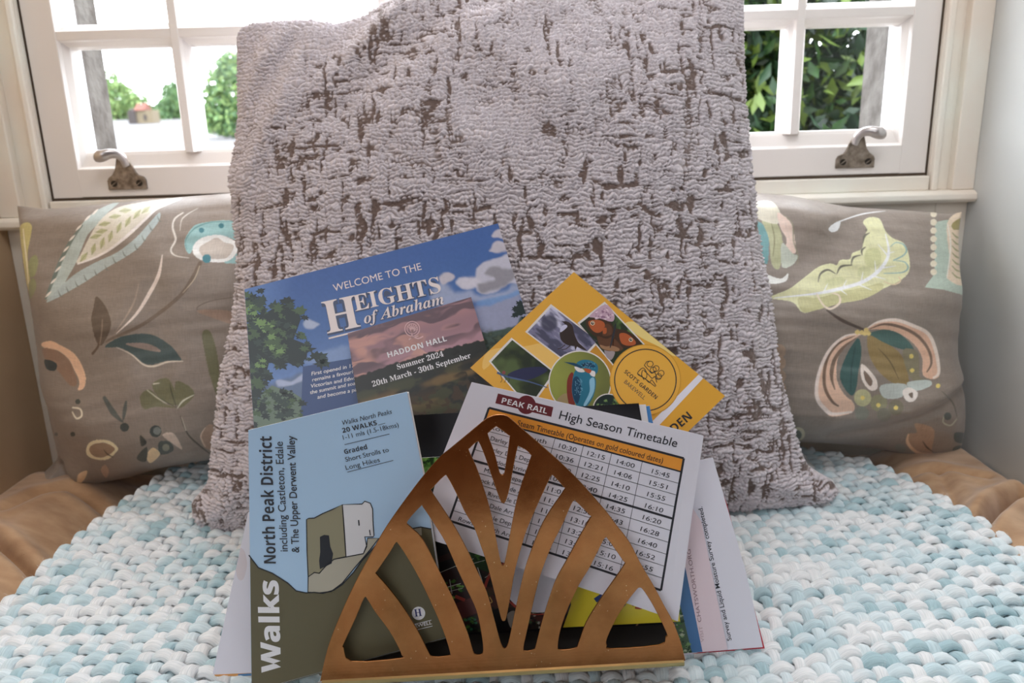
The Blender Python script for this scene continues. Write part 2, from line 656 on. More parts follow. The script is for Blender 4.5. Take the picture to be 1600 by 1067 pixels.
p = at_y(355, 150, 22.0); gz = ground_z(22)
tree('round green tree across the road, seen at the left edge of the tall cushion', 'tree', 'roadside_tree', (p[0] + 0.4, 22, gz),
     [(p[0] + 0.2, 22, gz + 1.2, 0.75, 0.8, 0.9), (p[0] + 0.45, 22, gz + 1.7, 0.6, 0.6, 0.55), (p[0] - 0.25, 21.8, gz + 0.75, 0.55, 0.6, 0.6), (p[0] + 1.0, 22.3, gz + 1.1, 0.9, 0.7, 1.0), (p[0] + 0.2, 21.7, gz + 0.4, 0.9, 0.6, 0.45)],
     9000, 0.07, lf, 3, 0.12, 1.0)
p = at_y(200, 160, 48.0); gz = ground_z(48)
tree('pale hazy tree beside the grey window stone, far up the road', 'tree', 'distant_tree', (p[0], 48, gz - 0.3),
     [(p[0] - 0.4, 48, gz + 0.9, 1.0, 1.0, 1.3), (p[0] + 0.5, 48, gz + 0.6, 0.9, 0.8, 0.9), (p[0] - 1.0, 48, gz + 1.4, 0.9, 0.8, 1.5)], 5000, 0.11, [lf[0], lf[1]], 5, 0.12, 1.2)
p = at_y(256, 160, 46.0); gz = ground_z(46)
tree('darker distant tree right of the small far house', 'tree', 'distant_tree', (p[0] + 0.4, 46, gz - 0.3),
     [(p[0] + 0.1, 46, gz + 0.5, 0.7, 0.6, 0.7), (p[0] + 0.4, 46.5, gz + 1.2, 0.7, 0.6, 0.9), (p[0] + 0.9, 46, gz + 0.9, 0.6, 0.6, 1.2), (p[0] - 0.1, 45.6, gz + 0.1, 0.6, 0.5, 0.4)], 5000, 0.10, [lf[1], lf[2]], 6, 0.12, 0.8)
# small house far up the road
hx = at_y(226, 178, 41.0)
hz = hx[2] - 0.45
hs = empty('house', (hx[0], 41, hz))
tag(hs, 'tiny distant house with a red roof up the road, in the left pane', 'house')
hw = mat('house_render', (190, 172, 140), 0.9, k=5); hd = mat('house_dark_stone', (110, 100, 98), 0.9, k=5); hr = mat('red_roof_tiles', (190, 110, 90), 0.8, k=5)
q = MB(); q.box(hx[0] - 0.25, hx[0] + 0.55, 40.6, 41.4, hz, hz + 0.62, hw); q.build('wall', hs)
q = MB(); q.prism([(hx[0] - 0.62, hz), (hx[0] - 0.24, hz), (hx[0] - 0.24, hz + 0.55), (hx[0] - 0.43, hz + 0.72), (hx[0] - 0.62, hz + 0.55)], 'y', 40.5, 41.3, hd); q.build('gable', hs)
q = MB(); q.prism([(40.5, hz + 0.62), (41.5, hz + 0.62), (41.0, hz + 0.95)], 'x', hx[0] - 0.3, hx[0] + 0.2, hr); q.build('roof', hs)
q = MB(); q.box(hx[0] + 0.1, hx[0] + 0.25, 40.58, 40.62, hz + 0.15, hz + 0.4, hd); q.build('window', hs)
# leafy shrub close to the right-hand panes
p = at_y(1240, 110, 2.7)
rng = random.Random(4)
lob = [(p[0] - 0.45 + 0.34 * rng.random() * 2.4, 2.7 + 0.25 * rng.random(), -0.2 + 0.17 * i, 0.34, 0.28, 0.26) for i in range(9)]
lob += [(p[0] - 0.18, 2.6, 0.45, 0.3, 0.2, 0.3), (p[0] + 0.1, 2.65, 0.7, 0.3, 0.25, 0.35), (p[0] + 0.05, 2.6, 0.3, 0.35, 0.25, 0.3), (p[0] - 0.3, 2.65, 0.9, 0.35, 0.25, 0.35), (p[0] + 0.15, 2.7, 1.1, 0.3, 0.25, 0.3)]
tree('large leafy green shrub pressing up outside the right-hand panes', 'shrub', 'garden_shrub', (p[0], 2.75, -0.25), lob, 15000, 0.034, lfd, 9, 0.05, 0.9)

# ------------------------------------------------------------------ window seat: pad and throw
velvet = mat('tan_chenille', (172, 138, 106), 0.85, sheen=0.5, spec=0.1)
add_noise_color(velvet, (150, 116, 86), (184, 151, 119), 22, 6, 0.3, 0.7, (1, 2.2, 1))
add_bump(velvet, 420, 0.35, 0.001, (1, 2.5, 1))


def dist_poly(U, V, pts):
    d = np.full(U.shape, 1e6)
    for (ax, ay), (bx, by) in zip(pts[:-1], pts[1:]):
        dx, dy = bx - ax, by - ay
        t = np.clip(((U - ax) * dx + (V - ay) * dy) / (dx * dx + dy * dy + 1e-12), 0, 1)
        d = np.minimum(d, np.hypot(U - ax - t * dx, V - ay - t * dy))
    return d


def throw_edges(y):
    xl = np.interp(y, [0.3, 0.78, 1.0, 1.13, 1.20], [-0.60, -0.577, -0.552, -0.525, -0.45])
    xr = np.interp(y, [0.3, 0.82, 0.93, 1.05, 1.10, 1.15, 1.20], [0.60, 0.590, 0.572, 0.540, 0.515, 0.47, 0.40])
    return xl, xr


def pad_height(U, V):
    h = -0.060 + 0.010 * (fbm(U + 3, V + 1, 5, 6, 12, 3) - 0.5)
    side = sstep(0.50, 0.64, np.abs(U + 0.03))
    h = h + side * 0.066 * sstep(1.27, 1.12, V)
    for pts, w, dep in PAD_CREASES:
        d = dist_poly(U, V, pts)
        h = h - dep * np.exp(-(d / w) ** 2) + dep * 0.35 * np.exp(-((d - 2.6 * w) / (1.6 * w)) ** 2)
    # rounded outer edges
    e = np.minimum(np.minimum(U - (XL + 0.004), (XR - 0.004) - U), V - 0.42)
    h = h - 0.03 * (1 - sstep(0.0, 0.045, e))
    return h


def zp(pts, z=0.0):
    return [tuple(at_z(a, c, z)[:2]) for a, c in pts]


PAD_CREASES = [
    (zp([(-40, 838), (0, 852), (45, 868), (78, 884)]), 0.0075, 0.026),
    (zp([(-30, 925), (0, 920), (45, 914)]), 0.005, 0.006),
    (zp([(1524, 828), (1545, 810), (1570, 790), (1600, 778)]), 0.0075, 0.030),
    (zp([(1465, 742), (1490, 775), (1497, 800)]), 0.007, 0.006),
    (zp([(10, 800), (60, 776), (110, 765), (170, 775)]), 0.008, 0.010),
    (zp([(1420, 735), (1480, 742), (1540, 752)]), 0.007, 0.008),
]
U, V = np.meshgrid(np.linspace(XL + 0.004, XR - 0.004, 420), np.linspace(0.42, 1.255, 260), indexing='ij')
H = pad_height(U, V)
P = np.stack([U, V, H], -1)
# skirt down to the seat board
pad_o = grid_mesh('seat_pad', np.concatenate([np.concatenate([P[:, :1] * [1, 1, 0] + [0, 0, -0.111], P], 1)], 0), [velvet])
tag(pad_o, 'tan brown chenille seat pad with soft creases, under the aqua throw', 'seat pad')
wood = mat('seat_board_paint', (196, 180, 160), 0.6)
b = MB(); b.box(XL, XR, 0.44, 1.272, -0.55, -0.112, wood); structure(b.build('trim_3'))

# woven throw: thick space-dyed yarns, over and under
yarn = bpy.data.materials.new('chunky_wool')
yarn.use_nodes = True
n, l, bs = nodes_of(yarn)
at = n.new('ShaderNodeAttribute'); at.attribute_name = 'yarn'
tc = n.new('ShaderNodeTexCoord')
nz = n.new('ShaderNodeTexNoise'); nz.inputs['Scale'].default_value = 1.0; nz.inputs['Detail'].default_value = 3
mxc = n.new('ShaderNodeMixRGB'); mxc.blend_type = 'MULTIPLY'; mxc.inputs[0].default_value = 0.55
cr = n.new('ShaderNodeValToRGB'); cr.color_ramp.elements[0].position = 0.3; cr.color_ramp.elements[0].color = (0.6, 0.66, 0.68, 1); cr.color_ramp.elements[1].position = 0.62; cr.color_ramp.elements[1].color = (1, 1, 1, 1)
l.new(nz.outputs['Fac'], cr.inputs[0])
l.new(at.outputs['Color'], mxc.inputs[1]); l.new(cr.outputs[0], mxc.inputs[2])
l.new(mxc.outputs[0], bs.inputs['Base Color'])
bs.inputs['Roughness'].default_value = 0.9
bs.inputs['Specular IOR Level'].default_value = 0.15
bs.inputs['Sheen Weight'].default_value = 0.4
fu_ = n.new('ShaderNodeAttribute'); fu_.attribute_name = 'fibre'
l.new(fu_.outputs['Vector'], nz.inputs['Vector'])
bp = n.new('ShaderNodeBump'); bp.inputs['Strength'].default_value = 0.55; bp.inputs['Distance'].default_value = 0.0012
nz2 = n.new('ShaderNodeTexNoise'); nz2.inputs['Scale'].default_value = 1.0; nz2.inputs['Detail'].default_value = 3
l.new(fu_.outputs['Vector'], nz2.inputs['Vector'])
l.new(nz2.outputs['Fac'], bp.inputs['Height'])
l.new(bp.outputs[0], bs.inputs['Normal'])

YARN_COLS = alb([(242, 243, 246), (234, 239, 242), (212, 226, 230), (172, 198, 204), (240, 239, 243), (222, 232, 235), (196, 215, 220)], 0.90)


def throw_z(x, y):
    x = np.asarray(x, float); y = np.asarray(y, float)
    u = fbm(x + 2, y + 2, 4, 5, 31, 2) - 0.5
    z = -0.0150 + 0.007 * u
    z = z + 0.016 * sstep(0.42, 0.56, np.abs(x)) * sstep(0.70, 0.9, y)
    # the rack presses it down
    z = z - 0.006 * sstep(0.36, 0.28, np.abs(x)) * sstep(0.52, 0.60, y) * sstep(0.86, 0.78, y)
    z = z - 0.014 * sstep(0.34, 0.25, np.abs(x + 0.017)) * sstep(0.50, 0.60, y) * sstep(0.84, 0.76, y)
    return z


def build_throw():
    rng = np.random.default_rng(8)
    pitch = 0.0168
    y0, y1 = 0.36, 1.20
    ny = int((y1 - y0) / pitch)
    nx = 71
    K = 8
    vs_, cols, fib, faces = [], [], [], []
    off = 0
    STEP = 6

    def strand(path, width, height, seed):
        nonlocal off
        r2 = np.random.default_rng(seed)
        N = len(path)
        s = np.linspace(0, N / STEP, N)
        # colour changes every few crossings along the yarn
        kn = r2.integers(0, len(YARN_COLS), int(N / STEP / 2.3) + 4)
        pos = s / 2.3
        i = np.floor(pos).astype(int); f = sstep(0.25, 0.75, pos - i)
        c = YARN_COLS[kn[i]] * (1 - f)[:, None] + YARN_COLS[kn[i + 1]] * f[:, None]
        tg = np.gradient(path, axis=0); tg /= np.linalg.norm(tg, axis=1)[:, None]
        side = np.cross(tg, [0, 0, 1.0]); side /= np.linalg.norm(side, axis=1)[:, None]
        upv = np.cross(side, tg)
        w = width * (1 + 0.34 * (fbm(s, s * 0 + seed, 0.8, 1, seed, 2) - 0.5) * 2)
        a = 2 * np.pi * np.arange(K) / K
        ring = path[:, None] + side[:, None] * (np.cos(a)[None, :, None] * w[:, None, None]) + upv[:, None] * (np.sin(a)[None, :, None] * (height * w / width)[:, None, None])
        vs_.append(ring.reshape(-1, 3))
        cols.append(np.repeat(c, K, 0))
        fib.append(np.stack([np.repeat(s * 1.3, K), np.tile(np.cos(a) * 7, N) + seed * 3.1, np.tile(np.sin(a) * 7, N)], -1))
        idx = off + np.arange(N * K).reshape(N, K)
        q_ = np.stack([idx[:-1], np.roll(idx, -1, 1)[:-1], np.roll(idx, -1, 1)[1:], idx[1:]], -1).reshape(-1, 4)
        faces.append(q_)
        off += N * K

    A = 0.0050
    ii = np.arange(ny + 1)
    # warps, running away from the viewer
    for k in range(nx):
        t = np.linspace(0, ny, ny * STEP + 1)
        y = y0 + t * pitch
        xl, xr = throw_edges(y)
        fr_ = k / (nx - 1)
        x = xl + (xr - xl) * fr_ + 0.005 * (fbm(t, t * 0 + k, 0.6, 1, 77 + k, 2) - 0.5)
        z = throw_z(x, y) + A * 0.9 * np.cos(np.pi * (t + k))
        strand(np.stack([x, y, z], -1), 0.0072, 0.0048, 100 + k)
    # wefts, running across
    for j in range(ny):
        t = np.linspace(0, nx - 1, (nx - 1) * STEP + 1)
        yj = y0 + (j + 0.0) * pitch
        y = yj + 0.005 * (fbm(t, t * 0 + j, 0.5, 1, 177 + j, 2) - 0.5) + 0.004 * np.sin(t * 0.11)
        xl, xr = throw_edges(y)
        x = xl + (xr - xl) * t / (nx - 1)
        z = throw_z(x, y) - A * 0.95 * np.cos(np.pi * (t + j)) + 0.0006
        strand(np.stack([x, y, z], -1), 0.0080, 0.0054, 400 + j)
    # loose wool fibres lying over the yarns
    base = np.concatenate(vs_); bc = np.concatenate(cols)
    M_ = 130000
    pick = rng.integers(0, len(base), M_)
    pick = pick[(base[pick, 2] - throw_z(base[pick, 0], base[pick, 1]) > 0.003)]
    p0 = base[pick] + np.array([0, 0, 0.0004]); M_ = len(p0)
    an = rng.random(M_) * np.pi * 2
    ln = 0.003 + 0.005 * rng.random(M_)
    dv = np.stack([np.cos(an), np.sin(an), 0.15 + 0.25 * rng.random(M_)], -1) * ln[:, None]
    bend_ = rng.normal(size=(M_, 3)) * 0.0012
    sd = np.stack([-np.sin(an), np.cos(an), 0 * an], -1) * 0.00009
    pm, pe = p0 + dv * 0.55 + bend_, p0 + dv * np.array([1, 1, 0.3])
    rib = np.stack([p0 - sd, p0 + sd, pm - sd, pm + sd, pe - sd * 0.3, pe + sd * 0.3], 1)
    ix = off + np.arange(M_)[:, None] * 6
    faces.append(np.concatenate([ix + [[0, 1, 3, 2]], ix + [[2, 3, 5, 4]]], 0))
    vs_.append(rib.reshape(-1, 3)); cols.append(np.repeat(np.clip(bc[pick] * 1.05, 0, 0.9), 6, 0)); fib.append(np.zeros((M_ * 6, 3)))
    v = np.concatenate(vs_); f = np.concatenate(faces); c = np.concatenate(cols); fb = np.concatenate(fib)
    me = bpy.data.meshes.new('throw')
    me.vertices.add(len(v)); me.vertices.foreach_set('co', v.reshape(-1).astype(np.float32))
    me.loops.add(f.size); me.loops.foreach_set('vertex_index', f.reshape(-1).astype(np.int32))
    me.polygons.add(len(f)); me.polygons.foreach_set('loop_start', (np.arange(len(f)) * 4).astype(np.int32))
    me.update(calc_edges=True)
    me.polygons.foreach_set('use_smooth', np.ones(len(f), bool))
    aa = me.attributes.new('yarn', 'FLOAT_COLOR', 'POINT')
    aa.data.foreach_set('color', np.concatenate([c, np.ones((len(c), 1))], 1).reshape(-1).astype(np.float32))
    ab = me.attributes.new('fibre', 'FLOAT_VECTOR', 'POINT')
    ab.data.foreach_set('vector', fb.reshape(-1).astype(np.float32))
    me.materials.append(yarn)
    return link_mesh('throw_blanket', me)


throw_o = build_throw()
tag(throw_o, 'chunky woven aqua and white wool throw spread over the window seat', 'throw')

# ------------------------------------------------------------------ cushions


class Plane:
    """y = y0 + z*tan(lean) + yaw*x, seen from the front"""

    def __init__(self, y0, lean, yaw=0.0, x0=0.0, z0=0.0):
        a = math.tan(math.radians(lean))
        n = np.array([yaw, -1.0, a]); n /= np.linalg.norm(n)
        self.n = n
        self.p0 = np.array([0, y0, 0.0])
        u = np.cross([0, 0, 1.0], n); u /= np.linalg.norm(u)
        self.u, self.v = u, np.cross(n, u)
        self.o = np.array([x0, y0 + z0 * a + yaw * x0, z0])

    def pt(self, px, py):
        d = ray(px, py)
        return CAM + d * (((self.p0 - CAM) @ self.n) / (d @ self.n))

    def uv(self, px, py):
        q = self.pt(px, py) - self.o
        return np.array([q @ self.u, q @ self.v])

    def world(self, uv, w=0.0):
        uv = np.asarray(uv)
        return self.o + uv[..., :1] * self.u + uv[..., 1:2] * self.v + np.asarray(w)[..., None] * self.n

    def matrix(self):
        M = Matrix.Identity(4)
        for i in range(3):
            M[i][0], M[i][1], M[i][2], M[i][3] = self.u[i], -self.n[i], self.v[i], self.o[i]
        return M


def resample(pts, n):
    p = catmull(pts, 10)
    d = np.concatenate([[0], np.cumsum(np.linalg.norm(np.diff(p, axis=0), axis=1))])
    t = np.linspace(0, d[-1], n)
    return np.stack([np.interp(t, d, p[:, 0]), np.interp(t, d, p[:, 1])], -1)


def coons(pl, L, T, R, B, n):
    """four px outlines (L,R upwards; B,T rightwards) -> (n,n,2) plane coordinates"""
    f = lambda c: resample(np.array([pl.uv(*q) for q in c]), n)
    L, T, R, B = f(L), f(T), f(R), f(B)
    s = np.linspace(0, 1, n)[:, None, None]
    t = np.linspace(0, 1, n)[None, :, None]
    P = (1 - s) * L[None] + s * R[None] + (1 - t) * B[:, None] + t * T[:, None]
    P -= (1 - s) * (1 - t) * B[0] + s * (1 - t) * B[-1] + (1 - s) * t * T[0] + s * t * T[-1]
    return P


def normals(P):
    a = np.gradient(P, axis=0); c = np.gradient(P, axis=1)
    nn = np.cross(a, c)
    return nn / (np.linalg.norm(nn, axis=-1, keepdims=True) + 1e-12)


# --- the big chenille cushion
chen = bpy.data.materials.new('grey_chenille')
chen.use_nodes = True
n, l, bs = nodes_of(chen)
at = n.new('ShaderNodeAttribute'); at.attribute_name = 'weave'
l.new(at.outputs['Color'], bs.inputs['Base Color'])
bs.inputs['Roughness'].default_value = 0.9
bs.inputs['Specular IOR Level'].default_value = 0.12
bs.inputs['Sheen Weight'].default_value = 0.35
tc = n.new('ShaderNodeTexCoord')
nz = n.new('ShaderNodeTexNoise'); nz.inputs['Scale'].default_value = 520; nz.inputs['Detail'].default_value = 3
l.new(tc.outputs['Object'], nz.inputs['Vector'])
bp = n.new('ShaderNodeBump'); bp.inputs['Strength'].default_value = 0.5; bp.inputs['Distance'].default_value = 0.0015
l.new(nz.outputs['Fac'], bp.inputs['Height']); l.new(bp.outputs[0], bs.inputs['Normal'])


def big_cushion():
    pl = Plane(0.985, 14.5)
    L = [(303, 806), (300, 785), (318, 762), (329, 735), (339, 653), (351, 574), (371, 472), (374, 393), (368, 335), (362, 283), (367, 250), (374, 189), (371, 100), (370, 62), (378, 44)]
    T = [(378, 44), (400, 37), (437, 36), (490, 36), (540, 42), (575, 30), (621, 4), (680, -14), (800, -22), (950, -24), (1080, -24), (1163, -18)]
    R = [(1312, 768), (1296, 748), (1262, 725), (1246, 690), (1226, 620), (1211, 550), (1198, 449), (1186, 393), (1178, 315), (1167, 200), (1163, 130), (1162, 60), (1163, -18)]
    B = [(303, 806), (330, 828), (375, 832), (500, 828), (700, 815), (900, 805), (1130, 796), (1230, 790), (1290, 786), (1312, 768)]
    N = 720
    P2 = coons(pl, L, T, R, B, N)
    s = np.linspace(0, 1, N)[:, None] * np.ones((1, N)); t = np.linspace(0, 1, N)[None] * np.ones((N, 1))
    bs_ = np.clip(4 * s * (1 - s), 0, 1) ** 0.62
    tt = t ** 0.85
    bt_ = np.clip(4 * tt * (1 - tt), 0, 1) ** 0.55
    th = 0.148 * bs_ * bt_
    # slack folds near the corners and a few broad dents
    wr = 0.016 * (fbm(s, t, 4, 4, 5, 3) - 0.5) * 2
    for (cs, ct, ang, amp, wid, ln) in [(0.06, 0.90, 1.0, 0.010, 0.02, 0.16), (0.10, 0.80, 1.2, 0.008, 0.02, 0.2), (0.30, 0.93, 0.5, 0.010, 0.025, 0.16), (0.36, 0.87, 0.45, -0.008, 0.03, 0.18),
                                        (0.95, 0.07, -0.8, 0.014, 0.03, 0.16), (0.90, 0.14, -0.9, -0.010, 0.03, 0.2), (0.05, 0.08, 0.9, 0.012, 0.03, 0.14), (0.8, 0.6, -0.5, -0.006, 0.05, 0.3), (0.93, 0.35, 1.4, 0.008, 0.02, 0.25)]:
        a = (s - cs) * math.cos(ang) + (t - ct) * math.sin(ang)
        c = -(s - cs) * math.sin(ang) + (t - ct) * math.cos(ang)
        wr = wr + amp * np.exp(-(c / wid) ** 2 - (a / ln) ** 2)
    edge = np.minimum(np.minimum(s, 1 - s), np.minimum(t, 1 - t))
    th = th + wr * sstep(0, 0.06, edge)
    W = pl.world(P2, th)
    nrm = normals(W)
    flip = np.sign((nrm * pl.n).sum(-1).mean())
    nrm *= flip
    # pile: rows of tufts over a brown backing that shows through in crackled runs
    u = P2[..., 0] + 1.0; v = P2[..., 1] + 1.0
    u = u + 0.006 * (fbm(u, v, 70, 70, 61, 2) - 0.5); v = v + 0.008 * (fbm(u, v, 50, 50, 62, 2) - 0.5)
    rows_ = v * 190 + 1.3 * (fbm(u, v, 45, 60, 63, 3) - 0.5) + 0.9 * (vnoise(u, v, 170, 110, 66) - 0.5)
    ri = np.floor(rows_)
    cols_ = u * 165 + np.mod(np.sin(ri * 12.9898) * 43758.5453, 1.0) + 3.0 * (vnoise(u, v, 40, 200, 64) - 0.5) + 1.2 * (fbm(u, v, 70, 70, 65, 2) - 0.5)
    trow = np.sin(np.pi * (rows_ - ri)) ** 0.55
    tcol = np.sin(np.pi * (cols_ - np.floor(cols_))) ** 0.5
    tuft = trow * (0.15 + 0.85 * tcol)
    big = fbm(u, v, 9, 9, 41, 3)
    vert = fbm(u, v, 150, 36, 43, 2)
    hori = fbm(u, v, 34, 140, 44, 2)
    lowt = 0.38 * (1 - sstep(0.45, 0.95, t)) + 0.02 + 0.06 * sstep(0.6, 1, s)
    wear = np.maximum(sstep(0.60, 0.82, vert), 0.85 * sstep(0.64, 0.84, hori)) * sstep(0.44, 0.76, big + lowt * 0.9)
    wear = np.maximum(wear, 0.6 * sstep(0.66, 0.80, fbm(u, v, 90, 90, 47, 2)) * sstep(0.42, 0.72, big + lowt))
    pile = tuft * (0.45 + 1.1 * fbm(u, v, 130, 140, 50, 3))
    pile = np.clip(pile - 1.1 * wear * (0.35 + 1.2 * vnoise(u, v, 240, 240, 52)), 0, 1.2)
    fine = fbm(u, v, 420, 420, 51, 2)
    W = W + nrm * (0.0042 * pile + 0.0022 * fine)[..., None] * sstep(0, 0.01, edge)[..., None]
    light, brown = alb((197, 189, 193)), alb((102, 86, 80))
    gap_shade = alb((158, 147, 146))  # shade between the tufts, painted in as a darker grey
    k = sstep(0.10, 0.50, pile)
    k2 = sstep(0.02, 0.22, pile)
    base = gap_shade * (1 - k[..., None]) + light * k[..., None]
    gap = (gap_shade * 0.95) * (1 - np.clip(wear * 2.2, 0, 1)[..., None]) + brown * np.clip(wear * 2.2, 0, 1)[..., None]
    colr = gap * (1 - k2[..., None]) + base * k2[..., None]
    colr = colr * (0.88 + 0.24 * fine)[..., None]
    root = empty('big_cushion', (0.03, 1.0, 0.0))
    grid_mesh('front_cover', W, [chen], {'weave': colr}, root)
    NB = 120
    Pb = coons(pl, L, T, R, B, NB)
    sb_ = np.linspace(0, 1, NB)[:, None] * np.ones((1, NB)); tb_ = np.linspace(0, 1, NB)[None] * np.ones((NB, 1))
    thb = -0.045 * np.clip(4 * sb_ * (1 - sb_), 0, 1) ** 0.6 * np.clip(4 * tb_ * (1 - tb_), 0, 1) ** 0.6
    colb = np.ones((NB, NB, 3)) * light * 0.9
    grid_mesh('back_cover', pl.world(Pb, thb)[::-1], [chen], {'weave': colb}, root)
    tag(root, 'large square grey chenille cushion with brown crackled pile, standing behind the leaflets', 'cushion')
    return root


big_cushion()


# --- floral pillows: printed linen
class Paint:
    def __init__(self, px, py, base):
        self.x, self.y = px, py
        self.c = np.ones(px.shape + (3,)) * alb(base)

    def _box(self, pts, pad):
        p = np.asarray(pts)
        return (self.x > p[:, 0].min() - pad) & (self.x < p[:, 0].max() + pad) & (self.y > p[:, 1].min() - pad) & (self.y < p[:, 1].max() + pad)

    def _mix(self, mk, a, rgb):
        self.c[mk] = self.c[mk] * (1 - a[:, None]) + alb(rgb) * a[:, None]

    def fill(self, pts, rgb, a=1.0, smooth=True, soft=0.0):
        p = catmull(pts, 4, True) if smooth else np.asarray(pts, float)
        mk = self._box(p, 2 + 2 * soft)
        x, y = self.x[mk], self.y[mk]
        ins = np.zeros(x.shape, bool)
        q = np.roll(p, -1, 0)
        for (ax, ay), (bx, by) in zip(p, q):
            c = (ay > y) != (by > y)
            ins ^= c & (x < (bx - ax) * (y - ay) / (by - ay + 1e-12) + ax)
        if soft > 0:
            d = dist_poly(x, y, [tuple(c) for c in np.vstack([p, p[:1]])])
            d = np.where(ins, d, -d)
            self._mix(mk, sstep(-soft, soft, d) * a, rgb)
            return
        self._mix(mk, ins * a, rgb)

    def stroke(self, pts, w, rgb, a=1.0):
        p = catmull(pts, 5)
        w = np.interp(np.linspace(0, 1, len(p)), np.linspace(0, 1, len(np.atleast_1d(w))), np.atleast_1d(w)) / 2
        mk = self._box(p, w.max() + 2)
        x, y = self.x[mk], self.y[mk]
        best = np.full(x.shape, -9.0)
        for i in range(len(p) - 1):
            (ax, ay), (bx, by) = p[i], p[i + 1]
            dx, dy = bx - ax, by - ay
            t = np.clip(((x - ax) * dx + (y - ay) * dy) / (dx * dx + dy * dy + 1e-9), 0, 1)
            best = np.maximum(best, w[i] * (1 - t) + w[i + 1] * t - np.hypot(x - ax - t * dx, y - ay - t * dy))
        self._mix(mk, sstep(-0.5, 0.5, best) * a, rgb)

    def dot(self, x, y, r, rgb, a=1.0):
        th = np.linspace(0, 2 * np.pi, 13)[:-1]
        self.fill(np.stack([x + r * np.cos(th), y + r * np.sin(th)], -1), rgb, a)


linen = bpy.data.materials.new('printed_linen')
linen.use_nodes = True
n, l, bs = nodes_of(linen)
at = n.new('ShaderNodeAttribute'); at.attribute_name = 'print'
tc = n.new('ShaderNodeTexCoord')
mpx = n.new('ShaderNodeMapping'); mpx.inputs['Scale'].default_value = (1, 1, 9)
mpz = n.new('ShaderNodeMapping'); mpz.inputs['Scale'].default_value = (9, 1, 1)
na = n.new('ShaderNodeTexNoise'); na.inputs['Scale'].default_value = 90; na.inputs['Detail'].default_value = 3
nb = n.new('ShaderNodeTexNoise'); nb.inputs['Scale'].default_value = 90; nb.inputs['Detail'].default_value = 3
l.new(tc.outputs['Object'], mpx.inputs[0]); l.new(tc.outputs['Object'], mpz.inputs[0])
l.new(mpx.outputs[0], na.inputs['Vector']); l.new(mpz.outputs[0], nb.inputs['Vector'])
ad = n.new('ShaderNodeMath'); ad.operation = 'ADD'
l.new(na.outputs['Fac'], ad.inputs[0]); l.new(nb.outputs['Fac'], ad.inputs[1])
rp = n.new('ShaderNodeMapRange'); rp.inputs['From Min'].default_value = 0.6; rp.inputs['From Max'].default_value = 1.4; rp.inputs['To Min'].default_value = 0.82; rp.inputs['To Max'].default_value = 1.12
l.new(ad.outputs[0], rp.inputs['Value'])
vm = n.new('ShaderNodeVectorMath'); vm.operation = 'SCALE'
l.new(at.outputs['Color'], vm.inputs[0]); l.new(rp.outputs[0], vm.inputs['Scale'])
l.new(vm.outputs[0], bs.inputs['Base Color'])
bs.inputs['Roughness'].default_value = 0.46
bs.inputs['Specular IOR Level'].default_value = 0.6
bs.inputs['Sheen Weight'].default_value = 0.2
bp = n.new('ShaderNodeBump'); bp.inputs['Strength'].default_value = 0.25; bp.inputs['Distance'].default_value = 0.001
l.new(ad.outputs[0], bp.inputs['Height']); l.new(bp.outputs[0], bs.inputs['Normal'])


def pillow(name, label, pl, L, T, R, B, folds, paint, N=520, half=0.128, seed=1):
    P2 = coons(pl, L, T, R, B, N)
    s = np.linspace(0, 1, N)[:, None] * np.ones((1, N)); t = np.linspace(0, 1, N)[None] * np.ones((N, 1))
    dome = np.where(t > 0.42, np.sqrt(np.clip(1 - ((t - 0.42) / 0.58) ** 2, 0, 1)), np.sqrt(np.clip(1 - ((0.42 - t) / 0.42) ** 2.4, 0, 1)))
    th = half * np.clip(4 * s * (1 - s), 0, 1) ** 0.5 * dome
    edge = np.minimum(np.minimum(s, 1 - s), np.minimum(t, 1 - t))
    uvp = P2
    wr = 0.008 * (fbm(s, t, 5, 4, seed, 3) - 0.5) * 2 + 0.0024 * (fbm(s, t, 3, 22, seed + 5, 2) - 0.5) * 2
    for pts, wid, amp in folds:
        q = [tuple(pl.uv(*c)) for c in pts]
        wr = wr + amp * np.exp(-(dist_poly(uvp[..., 0], uvp[..., 1], q) / wid) ** 2)
    th = th + wr * sstep(0, 0.05, edge)
    W = pl.world(P2, th)
    px, py = to_px(W)
    colr = paint(px, py)
    c = pl.world(P2[N // 2, 0][None], np.zeros(1))[0]
    root = empty(name, tuple(c))
    grid_mesh('front_cover', W, [linen], {'print': colr}, root)
    NB = 90
    Pb = coons(pl, L, T, R, B, NB)
    sb_ = np.linspace(0, 1, NB)[:, None] * np.ones((1, NB)); tb_ = np.linspace(0, 1, NB)[None] * np.ones((NB, 1))
    thb = -0.045 * np.clip(4 * sb_ * (1 - sb_), 0, 1) ** 0.6 * np.clip(4 * tb_ * (1 - tb_), 0, 1) ** 0.6
    grid_mesh('back_cover', pl.world(Pb, thb)[::-1], [linen], {'print': np.ones((NB, NB, 3)) * alb((134, 122, 112))}, root)
    tag(root, label, 'pillow', 'floral pillows')
    return root


BASE = (134, 122, 112)


